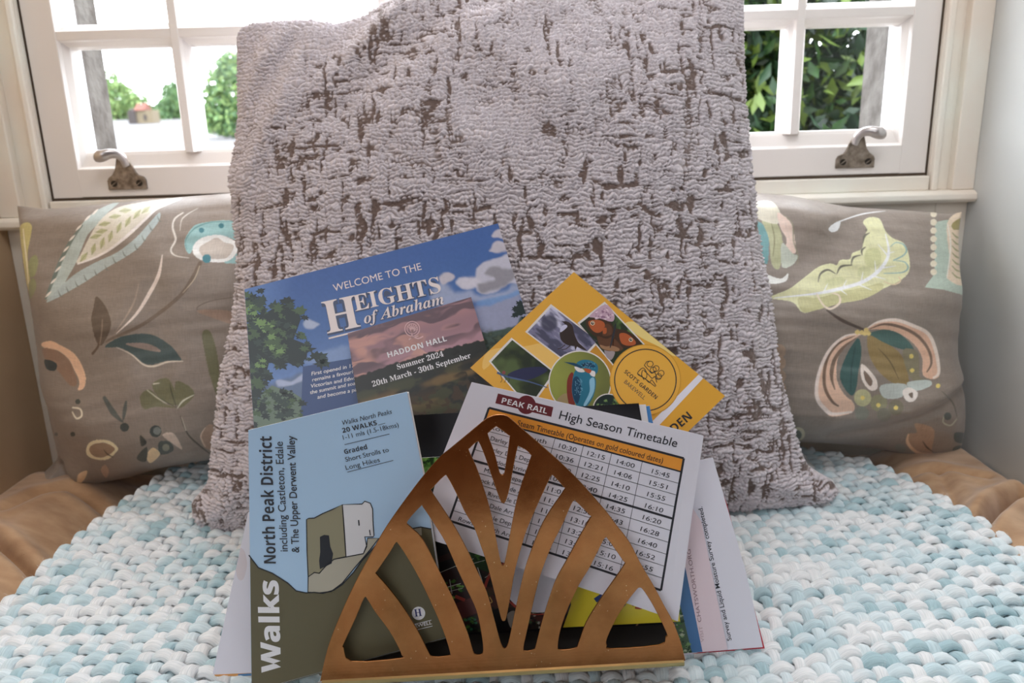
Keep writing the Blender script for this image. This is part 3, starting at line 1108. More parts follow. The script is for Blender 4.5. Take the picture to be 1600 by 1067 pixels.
def paint_left(px, py):
    S = Paint(px, py, BASE)
    A = lambda *p: zm(20, 300, 4.324, p)
    B = lambda *p: zm(20, 520, 4.324, p)
    k = 1 / 4.324
    S.fill(A((220, 730), (300, 560), (330, 460), (400, 330), (480, 200), (560, 130), (660, 80), (720, 70), (640, 140), (560, 230), (500, 300), (430, 470), (380, 560), (330, 640)), (172, 184, 180))
    S.stroke(A((222, 720), (270, 600), (330, 450), (400, 320), (470, 225)), [14 * k, 26 * k, 26 * k, 8 * k], (104, 118, 112))
    for x, y in ((235, 680), (270, 590), (300, 510), (330, 440), (355, 375), (395, 300), (440, 230), (500, 165), (550, 125)):
        S.stroke(A((x - 14, y + 30), (x + 26, y - 10)), [3 * k, 16 * k, 3 * k], (220, 212, 202))
    S.fill(A((430, 480), (470, 400), (560, 230), (660, 130), (800, 80), (1100, 40), (1130, 50), (960, 130), (860, 230), (760, 320), (640, 400), (520, 460)), (208, 202, 188))
    for x, y, an in ((480, 440, 0.9), (545, 385, 1.3), (605, 345, 1.3), (660, 300, 1.3), (718, 240, 1.2), (778, 200, 1.1), (840, 150, 0.9), (900, 120, 0.7), (560, 300, 0.25), (620, 215, 0.2), (690, 165, 0.15), (760, 125, 0.1), (600, 265, 0.2)):
        dx, dy = 40 * math.cos(an), -40 * math.sin(an)
        S.stroke(A((x - dx, y - dy), (x, y), (x + dx, y + dy)), [3 * k, 34 * k, 3 * k], (176, 176, 134))
        S.stroke(A((x - dx, y - dy), (x + dx, y + dy)), [3 * k, 3 * k], (130, 132, 98))
    S.fill(A((230, 735), (400, 570), (560, 475), (700, 410), (830, 310), (930, 200), (990, 140), (990, 190), (920, 285), (850, 375), (760, 440), (620, 520), (500, 600), (380, 670), (280, 725)), (166, 178, 177))
    for x, y in ((375, 665), (435, 625), (495, 585), (565, 550), (635, 515), (690, 465), (755, 420), (835, 375), (885, 315), (935, 245), (990, 185), (320, 690)):
        S.stroke(A((x - 15, y - 25), (x, y + 8), (x + 14, y + 14)), [2 * k, 9 * k, 2 * k], (110, 114, 108))
    S.stroke(A((440, 485), (560, 440), (680, 370), (800, 270), (900, 180), (1000, 90), (1130, 45)), [10 * k, 18 * k, 16 * k, 12 * k], (226, 216, 212))
    # flower
    S.stroke(A((1190, 445), (1100, 430), (1068, 390), (1100, 320), (1080, 240), (1095, 180), (1150, 140)), [4 * k, 14 * k, 9 * k], (212, 206, 198))
    S.stroke(A((1130, 260), (1140, 190), (1180, 150), (1250, 110)), [3 * k, 9 * k, 3 * k], (200, 194, 186))
    S.fill(A((1160, 330), (1190, 270), (1230, 225), (1300, 205), (1400, 192), (1530, 197), (1650, 220), (1650, 470), (1480, 482), (1430, 470), (1515, 400), (1525, 340), (1420, 295), (1320, 305), (1235, 345), (1200, 415), (1170, 390)), (140, 178, 178))
    S.stroke(A((1175, 390), (1170, 320), (1230, 245), (1330, 205), (1420, 200), (1540, 195)), [4 * k, 10 * k, 5 * k], (96, 138, 138))
    S.fill(A((1215, 380), (1240, 335), (1300, 300), (1400, 290), (1480, 320), (1525, 360), (1500, 430), (1430, 472), (1300, 468), (1230, 430)), (232, 226, 220))
    S.fill(A((1258, 380), (1330, 330), (1380, 308), (1430, 340), (1492, 360), (1470, 420), (1420, 452), (1300, 442)), (188, 178, 168))
    S.dot(20 + 1275 * k, 300 + 258 * k, 18 * k, (50, 112, 122)); S.dot(20 + 1408 * k, 300 + 228 * k, 18 * k, (50, 112, 122))
    S.stroke(A((1265, 480), (1220, 570), (1140, 690), (1000, 810), (850, 910), (690, 980), (630, 1010)), [28 * k, 26 * k, 24 * k, 14 * k], (112, 96, 82))
    S.stroke(A((1262, 500), (1225, 590), (1150, 680)), [5 * k, 7 * k, 3 * k], (188, 172, 150))
    S.dot(20 + 1310 * k, 300 + 450 * k, 30 * k, (64, 128, 140))
    S.stroke(A((1010, 425), (985, 560), (920, 690), (830, 830), (700, 955)), [5 * k, 24 * k, 26 * k, 18 * k, 4 * k], (224, 208, 198))
    S.stroke(A((850, 620), (820, 740), (760, 850), (690, 950)), [4 * k, 12 * k, 12 * k, 4 * k], (160, 142, 128))
    S.fill(A((565, 705), (625, 770), (662, 870), (650, 950), (600, 1035), (560, 1000), (530, 870), (545, 780)), (94, 80, 68))
    S.stroke(A((605, 860), (600, 950), (585, 1040)), [4 * k, 8 * k, 4 * k], (140, 122, 106))
    S.fill(A((45, 240), (90, 205), (128, 230), (115, 330), (100, 420), (112, 560), (128, 700), (95, 620), (55, 350)), (186, 176, 118))
    S.stroke(A((70, 250), (80, 350), (95, 480), (105, 620)), [6 * k, 10 * k, 5 * k], (222, 214, 190))
    S.fill(A((108, 470), (150, 425), (172, 470), (150, 560), (115, 570)), (138, 140, 100)); S.fill(A((108, 620), (140, 580), (158, 640), (120, 720)), (132, 134, 98))
    S.stroke(A((1480, 712), (1340, 735), (1250, 775), (1250, 800)), [4 * k, 7 * k, 4 * k], (104, 90, 78))
    S.fill(A((1240, 805), (1340, 795), (1480, 810), (1480, 890), (1350, 850)), (150, 126, 110))
    # lower half
    S.fill(B((620, 95), (720, 30), (860, 5), (960, 20), (1060, 80), (1120, 150), (1135, 188), (1040, 190), (940, 215), (880, 205), (800, 140), (720, 100)), (64, 80, 80))
    S.fill(B((760, 75), (880, 68), (960, 92), (1000, 128), (900, 115)), (136, 120, 112))
    S.stroke(B((700, 98), (800, 145), (880, 212), (950, 226), (1050, 196), (1150, 192)), [3 * k, 10 * k, 14 * k, 5 * k], (210, 198, 182))
    S.stroke(B((560, 20), (580, 80), (540, 140)), [5 * k, 14 * k, 18 * k], (92, 74, 60))
    S.fill(B((195, 70), (260, 55), (330, 88), (400, 128), (452, 190), (492, 290), (482, 370), (440, 388), (450, 330), (415, 250), (375, 175), (300, 118), (210, 100)), (226, 184, 154))
    S.fill(B((205, 105), (300, 122), (378, 188), (420, 280), (432, 350), (380, 350), (300, 250), (220, 180)), (140, 112, 94))
    S.fill(B((215, 180), (295, 205), (285, 255), (230, 245)), (42, 52, 54))
    S.stroke(B((405, 505), (455, 515), (465, 560), (430, 578), (402, 535)), [10 * k, 12 * k, 12 * k, 8 * k], (226, 214, 194))
    S.dot(20 + 440 * k, 520 + 465 * k, 18 * k, (62, 66, 62)); S.dot(20 + 405 * k, 520 + 685 * k, 16 * k, (50, 58, 54)); S.dot(20 + 293 * k, 520 + 685 * k, 12 * k, (50, 58, 54))
    for pts in (((860, 430), (925, 382), (1010, 470), (1100, 505), (960, 500), (885, 515)), ((940, 350), (1040, 305), (1095, 395), (1105, 490), (1000, 450)), ((1100, 330), (1200, 368), (1222, 430), (1118, 505))):
        S.fill(B(*pts), (110, 108, 80))
    S.stroke(B((1222, 420), (1150, 460), (1112, 510)), [4 * k, 12 * k, 4 * k], (200, 198, 180)); S.stroke(B((905, 385), (980, 440), (1040, 478)), [4 * k, 10 * k, 3 * k], (190, 186, 164)); S.stroke(B((950, 345), (990, 340)), [9 * k, 5 * k], (200, 194, 176))
    S.stroke(B((1060, 340), (1075, 410), (1105, 500)), [3 * k, 8 * k, 4 * k], (70, 70, 52)); S.stroke(B((960, 420), (1040, 470), (1105, 505)), [3 * k, 7 * k, 3 * k], (76, 76, 58))
    S.stroke(B((620, 440), (680, 540), (745, 605)), [26 * k, 40 * k, 8 * k], (84, 88, 84)); S.stroke(B((765, 465), (745, 590)), [14 * k, 30 * k, 8 * k], (84, 88, 84)); S.dot(20 + 755 * k, 520 + 638 * k, 30 * k, (62, 68, 66))
    S.dot(20 + 965 * k, 520 + 665 * k, 40 * k, (58, 66, 64)); S.dot(20 + 975 * k, 520 + 662 * k, 26 * k, (112, 118, 114))
    S.fill(B((1010, 690), (1085, 678), (1145, 785), (1090, 755)), (196, 178, 164)); S.fill(B((985, 740), (1060, 735), (1085, 795), (1000, 822)), (72, 78, 74)); S.dot(20 + 1035 * k, 520 + 775 * k, 24 * k, (128, 128, 112))
    S.fill(B((905, 830), (945, 775), (995, 820), (930, 880)), (230, 196, 156)); S.fill(B((860, 690), (905, 740), (868, 765)), (66, 66, 60)); S.fill(B((835, 845), (905, 770), (900, 870)), (70, 72, 66))
    S.fill(B((495, 790), (515, 745), (570, 722), (655, 730), (708, 775), (700, 805), (640, 855), (560, 855), (508, 832)), (236, 210, 176))
    S.fill(B((515, 790), (540, 755), (620, 742), (690, 785), (620, 838), (550, 835)), (146, 122, 100)); S.stroke(B((615, 790), (640, 820), (680, 840)), [4 * k, 10 * k, 3 * k], (66, 48, 40))
    S.stroke(B((1130, 560), (1180, 680), (1260, 760), (1345, 825)), [4 * k, 12 * k, 8 * k], (74, 68, 60)); S.stroke(B((1140, 570), (1170, 660)), [4 * k, 5 * k], (190, 180, 164))
    S.fill(B((1280, 0), (1340, 0), (1390, 200), (1390, 430), (1340, 320), (1300, 150)), (104, 102, 74)); S.fill(B((1275, 690), (1320, 620), (1360, 640), (1360, 780), (1290, 770)), (160, 134, 116)); S.stroke(B((1300, 770), (1270, 700), (1300, 640)), [6 * k, 10 * k, 4 * k], (206, 184, 166))
    S.stroke(B((240, 850), (170, 900), (140, 960)), [6 * k, 14 * k, 8 * k], (226, 206, 176)); S.fill(B((440, 960), (500, 930), (490, 980), (440, 1030)), (214, 184, 150)); S.fill(B((595, 930), (620, 890), (650, 930), (630, 980)), (176, 148, 128))
    return S.c


def paint_right(px, py):
    S = Paint(px, py, BASE)
    A = lambda *p: zm(1150, 280, 4.324, p)
    B = lambda *p: zm(1150, 500, 4.324, p)
    k = 1 / 4.324
    S.fill(A((60, 280), (130, 280), (185, 310), (220, 400), (215, 560), (180, 560), (100, 500)), (104, 150, 150))
    S.fill(A((175, 270), (270, 290), (315, 420), (295, 600), (240, 570), (222, 400)), (172, 172, 134)); S.fill(A((120, 160), (240, 150), (300, 230), (280, 300), (180, 280), (120, 240)), (204, 198, 178))
    S.fill(A((280, 225), (355, 275), (385, 335), (400, 430), (400, 500), (340, 480), (340, 400), (300, 330)), (220, 196, 182)); S.fill(A((310, 430), (380, 500), (420, 520), (380, 580), (310, 590)), (186, 190, 176))
    S.stroke(A((240, 300), (260, 400), (250, 520)), [4 * k, 9 * k, 4 * k], (128, 122, 88)); S.stroke(A((320, 240), (380, 300), (390, 420), (420, 520), (410, 580)), [4 * k, 8 * k, 4 * k], (140, 134, 110))
    S.fill(A((190, 640), (300, 672), (352, 635), (335, 690), (230, 705)), (230, 222, 216))
    S.fill(A((230, 800), (360, 740), (480, 650), (560, 590), (640, 568), (680, 580), (705, 545), (770, 540), (785, 500), (850, 470), (860, 400), (885, 340), (858, 290), (900, 258), (970, 268), (1010, 350), (1060, 398), (1130, 430), (1165, 500), (1170, 620), (1100, 690), (980, 745), (860, 805), (700, 835), (540, 885), (450, 900), (380, 830)), (208, 206, 164))
    S.fill(A((420, 800), (560, 800), (700, 760), (860, 730), (980, 700), (985, 745), (860, 810), (700, 840), (540, 885), (450, 895)), (186, 182, 134))
    S.fill(A((880, 480), (960, 470), (980, 560), (920, 600), (870, 560)), (192, 192, 142)); S.fill(A((600, 690), (700, 660), (740, 690), (640, 730)), (198, 198, 152)); S.fill(A((830, 600), (900, 590), (900, 650), (830, 660)), (196, 196, 150))
    for arc in (((555, 695), (570, 640), (620, 612), (672, 638)), ((680, 642), (710, 590), (785, 580)), ((778, 582), (792, 530), (842, 513)), ((852, 512), (850, 480), (875, 458)), ((858, 432), (868, 385), (902, 362)), ((880, 350), (880, 335))):
        S.stroke(A(*arc), [4 * k, 16 * k, 5 * k], (104, 100, 86))
    S.stroke(A((260, 802), (430, 785), (560, 770), (700, 740), (840, 700), (940, 640), (1010, 560), (1032, 480), (1010, 370)), [6 * k, 12 * k, 24 * k, 24 * k, 26 * k, 20 * k, 6 * k], (236, 228, 230))
    for a, c in (((590, 765), (620, 705)), ((720, 735), (748, 680)), ((845, 700), (858, 625)), ((945, 640), (938, 550)), ((1020, 510), (960, 440)), ((1025, 500), (1070, 490)), ((700, 742), (750, 780)), ((830, 712), (915, 748)), ((930, 655), (1010, 675)), ((990, 600), (1080, 585))):
        S.stroke(A(a, c), [10 * k, 3 * k], (232, 224, 226))
    S.stroke(A((545, 775), (590, 850), (640, 875), (700, 835), (695, 785), (650, 770)), [8 * k, 15 * k, 14 * k, 6 * k], (222, 206, 188))
    S.stroke(A((1000, 690), (1060, 712), (1110, 690), (1100, 660)), [4 * k, 9 * k, 8 * k], (206, 186, 152))
    S.stroke(A((1045, 455), (1080, 428), (1130, 440), (1152, 480), (1130, 515), (1065, 548)), [4 * k, 10 * k, 8 * k], (128, 162, 162)); S.stroke(A((1080, 550), (1140, 560), (1162, 600), (1120, 630), (1000, 636)), [4 * k, 10 * k, 5 * k], (128, 162, 162))
    S.fill(A((625, 335), (660, 300), (705, 283), (690, 340), (650, 357)), (244, 240, 238)); S.stroke(A((700, 285), (850, 236), (1010, 214)), [8 * k, 9 * k, 3 * k], (240, 236, 234))
    S.stroke(A((615, 885), (720, 955), (860, 1015)), [12 * k, 24 * k, 16 * k], (78, 64, 56))
    # right border
    S.fill(A((1345, 290), (1420, 275), (1560, 270), (1560, 790), (1400, 745), (1275, 730), (1340, 640)), (170, 184, 170), smooth=False)
    for y in range(235, 680, 56):
        S.dot(1150 + 1335 * k, 280 + y * k, 22 * k, (212, 202, 180))
    S.fill(A((1425, 300), (1520, 215), (1560, 240), (1560, 690), (1425, 668), (1445, 560)), (216, 196, 172)); S.fill(A((1460, 300), (1530, 260), (1530, 330), (1470, 340)), (150, 136, 80))
    for y in range(360, 640, 45):
        S.stroke(A((1460, y), (1490, y + 30), (1530, y + 42)), [5 * k, 12 * k, 5 * k], (152, 146, 92))
    S.stroke(A((1430, 305), (1450, 450), (1425, 665)), [6 * k, 9 * k, 6 * k], (232, 216, 204))
    # big flower
    S.fill(B((850, 92), (740, 102), (640, 180), (580, 280), (540, 420), (538, 530), (600, 612), (650, 652), (785, 625), (795, 560), (730, 500), (682, 400), (690, 250), (765, 150)), (214, 178, 154))
    S.stroke(B((800, 108), (690, 160), (620, 250), (595, 370), (605, 470), (650, 550), (690, 580)), [4 * k, 22 * k, 22 * k, 22 * k, 12 * k], (118, 94, 78))
    S.stroke(B((810, 125), (730, 180), (665, 270), (645, 380), (668, 470)), [4 * k, 22 * k, 28 * k, 6 * k], (122, 100, 84))
    S.stroke(B((840, 95), (740, 108), (645, 185), (585, 290), (548, 420), (550, 530), (600, 600), (655, 635), (780, 620)), [6 * k, 18 * k, 22 * k, 26 * k, 28 * k, 12 * k], (232, 206, 196))
    S.fill(B((830, 125), (848, 220), (825, 360), (815, 450), (782, 512), (720, 440), (703, 360), (740, 250), (790, 160)), (60, 90, 86)); S.stroke(B((805, 180), (780, 330), (775, 480)), [3 * k, 6 * k, 3 * k], (40, 62, 60))
    S.fill(B((875, 65), (960, 10), (1080, -6), (1200, 35), (1300, 85), (1355, 200), (1380, 350), (1340, 398), (1262, 372), (1258, 260), (1200, 160), (1080, 80), (960, 62)), (212, 172, 146))
    S.stroke(B((900, 62), (1000, 28), (1120, 50), (1230, 110), (1300, 200), (1320, 290), (1290, 350)), [4 * k, 20 * k, 22 * k, 18 * k, 8 * k], (120, 96, 80))
    S.stroke(B((880, 60), (960, 14), (1080, 0), (1200, 40), (1300, 95), (1350, 210), (1370, 350), (1335, 390)), [6 * k, 22 * k, 24 * k, 24 * k, 14 * k], (234, 206, 194))
    S.fill(B((890, 100), (940, 118), (1100, 215), (1160, 350), (1155, 445), (1050, 420), (950, 330), (895, 220)), (140, 118, 74)); S.stroke(B((960, 190), (1040, 280), (1100, 400)), [3 * k, 10 * k, 3 * k], (96, 78, 44))
    S.fill(B((895, 92), (1000, 64), (1100, 90), (1180, 160), (1195, 205), (1100, 192), (1000, 152), (930, 112)), (66, 96, 90))
    S.fill(B((1130, 200), (1230, 220), (1240, 380), (1290, 400), (1200, 410), (1150, 330)), (128, 120, 96))
    S.fill(B((850, 295), (940, 385), (955, 460), (905, 474), (850, 400)), (232, 210, 200)); S.fill(B((866, 340), (920, 405), (908, 448), (870, 400)), (122, 104, 90))
    for x, y, r, c in ((855, 525, 58, (176, 172, 132)), (965, 560, 58, (140, 136, 108)), (1080, 590, 52, (120, 114, 96)), (850, 630, 48, (124, 124, 112)), (1000, 640, 48, (122, 118, 104))):
        S.dot(1150 + x * k, 500 + y * k, r * k, c)
    S.fill(B((980, 440), (1150, 435), (1120, 520), (1000, 525)), (182, 188, 182)); S.fill(B((1160, 420), (1300, 405), (1320, 440), (1240, 475), (1180, 470)), (184, 192, 186)); S.fill(B((1125, 480), (1170, 455), (1228, 490), (1205, 545), (1150, 545)), (230, 214, 206)); S.fill(B((1165, 500), (1195, 490), (1190, 530)), (110, 96, 84))
    for x, y in ((855, 525), (962, 575), (1080, 592), (1185, 245), (1190, 340), (1365, 445)):
        S.dot(1150 + x * k, 500 + y * k, 15 * k, (214, 194, 112))
    for x, y in ((850, 85), (880, 68), (895, 90), (870, 90), (820, 82)):
        S.dot(1150 + x * k, 500 + y * k, 16 * k, (214, 190, 124))
    S.fill(B((1205, 700), (1280, 708), (1342, 750), (1322, 880), (1335, 912), (1230, 912), (1158, 840), (1168, 770), (1222, 760)), (166, 134, 110)); S.stroke(B((1165, 770), (1160, 830), (1230, 898), (1340, 905)), [6 * k, 22 * k, 20 * k, 4 * k], (226, 190, 158)); S.stroke(B((1262, 820), (1290, 860), (1330, 890)), [4 * k, 12 * k, 4 * k], (70, 52, 42))
    S.stroke(B((1390, 480), (1465, 560), (1492, 650)), [4 * k, 12 * k, 6 * k], (96, 90, 78)); S.stroke(B((1410, 640), (1400, 690), (1450, 712), (1490, 670)), [8 * k, 10 * k, 8 * k], (176, 174, 154)); S.dot(1150 + 1430 * k, 500 + 650 * k, 26 * k, (80, 84, 78))
    S.fill(B((1480, 760), (1560, 770), (1550, 830), (1480, 820)), (62, 74, 70)); S.fill(B((1470, 860), (1530, 850), (1530, 920), (1470, 910)), (66, 78, 74)); S.fill(B((1075, 850), (1120, 835), (1150, 880), (1100, 900)), (122, 124, 116))
    for y in (210, 290, 380, 460):
        S.dot(1150 + 290 * k, 500 + y * k, 48 * k, (160, 136, 116))
    S.dot(1150 + 420 * k, 500 + 770 * k, 46 * k, (190, 182, 158)); S.dot(1150 + 412 * k, 500 + 776 * k, 32 * k, (84, 90, 80))
    return S.c


plL = Plane(1.142, 10.5)
pillow('floral_pillow', 'taupe floral linen pillow left of the grey cushion, with a teal-edged flower on top', plL,
       [(60, 745), (86, 722), (97, 700), (86, 640), (74, 560), (56, 450), (40, 380), (27, 322)],
       [(27, 322), (50, 324), (80, 326), (150, 320), (250, 311), (380, 301), (460, 296), (520, 298)],
       [(520, 690), (535, 600), (540, 500), (530, 400), (520, 298)],
       [(60, 745), (85, 756), (125, 760), (160, 752), (210, 742), (260, 728), (330, 716), (420, 706), (520, 690)],
       [([(55, 715), (110, 722), (128, 752)], 0.014, -0.02), ([(70, 738), (90, 735)], 0.02, 0.012), ([(60, 345), (160, 350), (250, 335)], 0.03, 0.008), ([(90, 640), (130, 680), (200, 720)], 0.03, -0.008), ([(240, 380), (330, 430), (380, 440)], 0.03, 0.006), ([(40, 380), (110, 470), (240, 500)], 0.035, 0.008), ([(100, 600), (200, 640), (320, 660)], 0.03, 0.006)],
       paint_left, seed=14)
plR = Plane(1.140, 10.5)
pillow('floral_pillow', 'taupe floral linen pillow right of the grey cushion, pale feather leaf and big peach flower', plR,
       [(1060, 690), (1045, 600), (1040, 500), (1050, 400), (1060, 300)],
       [(1060, 300), (1120, 297), (1180, 302), (1230, 306), (1285, 317), (1330, 324), (1400, 328), (1460, 332), (1485, 334), (1503, 331)],
       [(1494, 717), (1499, 690), (1500, 650), (1496, 610), (1486, 560), (1487, 500), (1491, 430), (1494, 370), (1503, 331)],
       [(1060, 690), (1150, 688), (1240, 688), (1320, 692), (1380, 702), (1430, 712), (1470, 718), (1494, 717)],
       [([(1505, 590), (1440, 610), (1380, 635), (1330, 650), (1270, 662)], 0.010, -0.012), ([(1500, 575), (1420, 600), (1330, 632), (1260, 640)], 0.02, 0.012), ([(1190, 330), (1260, 345), (1300, 330)], 0.02, 0.012), ([(1290, 318), (1270, 380), (1215, 410)], 0.02, -0.008), ([(1230, 480), (1330, 475), (1440, 455), (1500, 450)], 0.03, 0.012), ([(1210, 630), (1300, 590)], 0.03, 0.008), ([(1240, 560), (1260, 450)], 0.03, -0.004)],
       paint_right, seed=23)

# ------------------------------------------------------------------ printed sheets
YAW = 0.040
DZ = 0.00009
_fc = bpy.data.curves.new('lettering', 'FONT')
_fo = bpy.data.objects.new('lettering', _fc)
COL.objects.link(_fo)
_tcache = {}


def _map(s, up, lo, dg):
    return ''.join(chr(up + ord(c) - 65) if c.isupper() and c.isascii() else chr(lo + ord(c) - 97) if c.islower() and c.isascii() else chr(dg + ord(c) - 48) if dg and c.isdigit() else c for c in s)


def sans_bold(s): return _map(s, 0x1D5D4, 0x1D5EE, 0x1D7EC)
def serif_bold(s): return _map(s, 0x1D400, 0x1D41A, 0x1D7CE)
def serif_bi(s): return _map(s, 0x1D468, 0x1D482, 0x1D7CE)


def glyphs(s, offset=0.0):
    """letters as filled outlines: width and capital height scaled to 1"""
    key = (s, offset)
    if key not in _tcache:
        _fc.body = s
        _fc.offset = offset
        _fc.resolution_u = 4
        dg = bpy.context.evaluated_depsgraph_get()
        me = bpy.data.meshes.new_from_object(_fo.evaluated_get(dg))
        v = np.array([p.co[:2] for p in me.vertices])
        f = [tuple(p.vertices) for p in me.polygons]
        bpy.data.meshes.remove(me)
        v[:, 0] -= v[:, 0].min()
        v[:, 0] /= v[:, 0].max()
        _tcache[key] = (v, f)
    return _tcache[key]


def cap_height(s, offset=0.0):
    v, _ = glyphs(s, offset)
    return v[:, 1].max()


class Sheet:
    def __init__(self, name, pl, corners, base, thick=0.0003, back=None, edge=None):
        self.name, self.pl, self.thick = name, pl, thick
        self.base, self.back, self.edge = base, back or base, edge or base
        self.el = []
        self.patches = []
        self.folds = []
        self.outline = [tuple(pl.uv(*c)) for c in corners]
        c = np.array(self.outline)
        self.c0 = np.array([c[:, 0].mean(), c[:, 1].min()])
        # origin of the object at the sheet's foot
        P = pl.world(self.c0[None], np.zeros(1))[0]
        self.M = pl.matrix()
        for i in range(3):
            self.M[i][3] = P[i]

    def L(self, *q):
        """px -> own coordinates"""
        return [tuple(self.pl.uv(*c) - self.c0) for c in q]

    def poly(self, pts, m, l=1, smooth=False, clip=True, close=True):
        p = catmull(pts, 4, True) if smooth else pts
        v = [tuple(self.pl.uv(*c) - self.c0) for c in p]
        self.el.append((v, [tuple(range(len(v)))], m, l, clip))

    def stroke(self, pts, w, m, l=2, smooth=False, closed=False, clip=False):
        p = np.array(catmull(pts, 5, closed) if smooth else pts, float)
        if closed and not smooth:
            p = np.vstack([p, p[:1]])
        elif closed:
            p = np.vstack([p, p[:1]])
        W = np.interp(np.linspace(0, 1, len(p)), np.linspace(0, 1, len(np.atleast_1d(w))), np.atleast_1d(w)) / 2
        t = np.gradient(p, axis=0) if len(p) > 2 else np.repeat((p[1] - p[0])[None], 2, 0)
        if closed:
            t[0] = t[-1] = p[1] - p[-2]
        t = t / (np.linalg.norm(t, axis=1)[:, None] + 1e-9)
        nn = np.stack([-t[:, 1], t[:, 0]], -1)
        a, b_ = p + nn * W[:, None], p - nn * W[:, None]
        N = len(p)
        v = [tuple(self.pl.uv(*c) - self.c0) for c in np.vstack([a, b_])]
        self.el.append((v, [(i, i + 1, N + i + 1, N + i) for i in range(N - 1)], m, l, clip))

    def circle(self, cx, cy, r, m, l=1, ry=None, n=28, clip=False):
        self.poly([(cx + r * math.cos(2 * math.pi * k / n), cy + (ry or r) * math.sin(2 * math.pi * k / n)) for k in range(n)], m, l, clip=clip)

    def ring(self, cx, cy, r, w, m, l=2, n=40):
        self.stroke([(cx + r * math.cos(2 * math.pi * k / n), cy + r * math.sin(2 * math.pi * k / n)) for k in range(n)], w, m, l, closed=True)

    def text(self, s, p0, p1, cap, m, l=3, shear=0.0, off=0.0, ref='H', clip=False, style=None):
        if style:
            s, ref = style(s), style(ref)
        v, f = glyphs(s, off)
        ch = cap_height(ref, off)
        p0, p1 = np.array(p0, float), np.array(p1, float)
        d = (p1 - p0) / np.linalg.norm(p1 - p0)
        o = self.pl.uv(*p0) - self.c0
        e1 = self.pl.uv(*p1) - self.c0 - o
        e2 = self.pl.uv(*(p0 + np.array([d[1], -d[0]]) * cap)) - self.c0 - o
        e1n = e1 / np.linalg.norm(e1)
        e2 = e2 - e1n * (e2 @ e1n)
        q = o + (v[:, :1]) * e1 + (v[:, 1:] / ch) * (e2 + shear * np.linalg.norm(e2) * e1n)
        self.el.append(([tuple(x) for x in q], f, m, l, clip))

    def leaves(self, region, n, size, mats, seed, l=2, jag=7, clip=True):
        """ragged printed leaf shapes scattered in a px region"""
        rng = np.random.default_rng(seed)
        r = np.array(region, float)
        lo, hi = r.min(0), r.max(0)
        q = np.roll(r, -1, 0)
        k = 0
        tries = 0
        while k < n and tries < n * 30:
            tries += 1
            c = lo + rng.random(2) * (hi - lo)
            ins = False
            for (ax, ay), (bx, by) in zip(r, q):
                if (ay > c[1]) != (by > c[1]) and c[0] < (bx - ax) * (c[1] - ay) / (by - ay) + ax:
                    ins = not ins
            if not ins:
                continue
            s = size * (0.5 + rng.random())
            a0 = rng.random() * 6.28
            pts = []
            for j in range(jag * 2):
                a = a0 + math.pi * j / jag
                rr = s * (1.0 if j % 2 == 0 else 0.55) * (0.7 + 0.6 * rng.random())
                pts.append((c[0] + rr * math.cos(a), c[1] + rr * 0.75 * math.sin(a)))
            self.poly(pts, mats[rng.integers(0, len(mats))], l + 0.3 * rng.random(), clip=clip)
            k += 1

    def patch(self, corners, fn, nu, nv, l=0.5):
        """a finely divided printed photograph between four px corners TL,TR,BR,BL; fn gives its colours"""
        c = [self.pl.uv(*q) - self.c0 for q in corners]
        u = np.linspace(0, 1, nu)[:, None, None]; v = np.linspace(0, 1, nv)[None, :, None]
        P = (c[0] * (1 - u) + c[1] * u) * (1 - v) + (c[3] * (1 - u) + c[2] * u) * v
        px, py = to_px(self.pl.world(P + self.c0, np.zeros((nu, nv))))
        self.patches.append((P, fn(px, py), l))

    def fold(self, p0, p1, k):
        """crease along a px line; beyond its left side the sheet turns by slope k (towards the back)"""
        a, b_ = np.array(self.L(p0)[0]), np.array(self.L(p1)[0])
        d = (b_ - a) / np.linalg.norm(b_ - a)
        self.folds.append((a, np.array([-d[1], d[0]]), k))

    def build(self, parent=None, top=True, label=None, cat=None, group=None):
        mats = []
        me = bpy.data.meshes.new(self.name)
        big = bmesh.new()
        out = [tuple(np.array(c) - self.c0) for c in self.outline]
        oc = np.mean(out, 0)

        def slot(m):
            if m not in mats:
                mats.append(m)
            return mats.index(m)

        def flat(verts, faces, mi, y, clip):
            bm = bmesh.new()
            bv = [bm.verts.new((a, 0, c)) for a, c in verts]
            for f in faces:
                try:
                    bm.faces.new([bv[i] for i in f])
                except ValueError:
                    pass
            if clip:
                for (a, c) in zip(out, out[1:] + out[:1]):
                    d = np.array(c) - np.array(a)
                    nn = np.array([d[1], -d[0]])
                    if nn @ (oc - np.array(a)) > 0:
                        nn = -nn
                    nn = nn / np.linalg.norm(nn)
                    a2 = np.array(a) - nn * 0.0002
                    bmesh.ops.bisect_plane(bm, geom=bm.verts[:] + bm.edges[:] + bm.faces[:], plane_co=(a2[0], 0, a2[1]), plane_no=(nn[0], 0, nn[1]), clear_outer=True)
            for a, nn, k in self.folds:
                bmesh.ops.bisect_plane(bm, geom=bm.verts[:] + bm.edges[:] + bm.faces[:], plane_co=(a[0], 0, a[1]), plane_no=(nn[0], 0, nn[1]))
            ng = [f for f in bm.faces if len(f.verts) > 4]
            if ng:
                bmesh.ops.triangulate(bm, faces=ng)
            bm.normal_update()
            for f in bm.faces:
                if (f.normal.y > 0) == (y < self.thick * 0.5):
                    f.normal_flip()
            for v in bm.verts:
                dy = 0.0
                for a, nn, k in self.folds:
                    dy += k * max(0.0, (v.co.x - a[0]) * nn[0] + (v.co.z - a[1]) * nn[1])
                v.co.y = y + dy
            return bm

        def merge(bm, mi):
            vm = {v: big.verts.new(v.co) for v in bm.verts}
            for f in bm.faces:
                try:
                    nf = big.faces.new([vm[v] for v in f.verts])
                    nf.material_index = mi
                except ValueError:
                    pass
            bm.free()

        n = len(out)
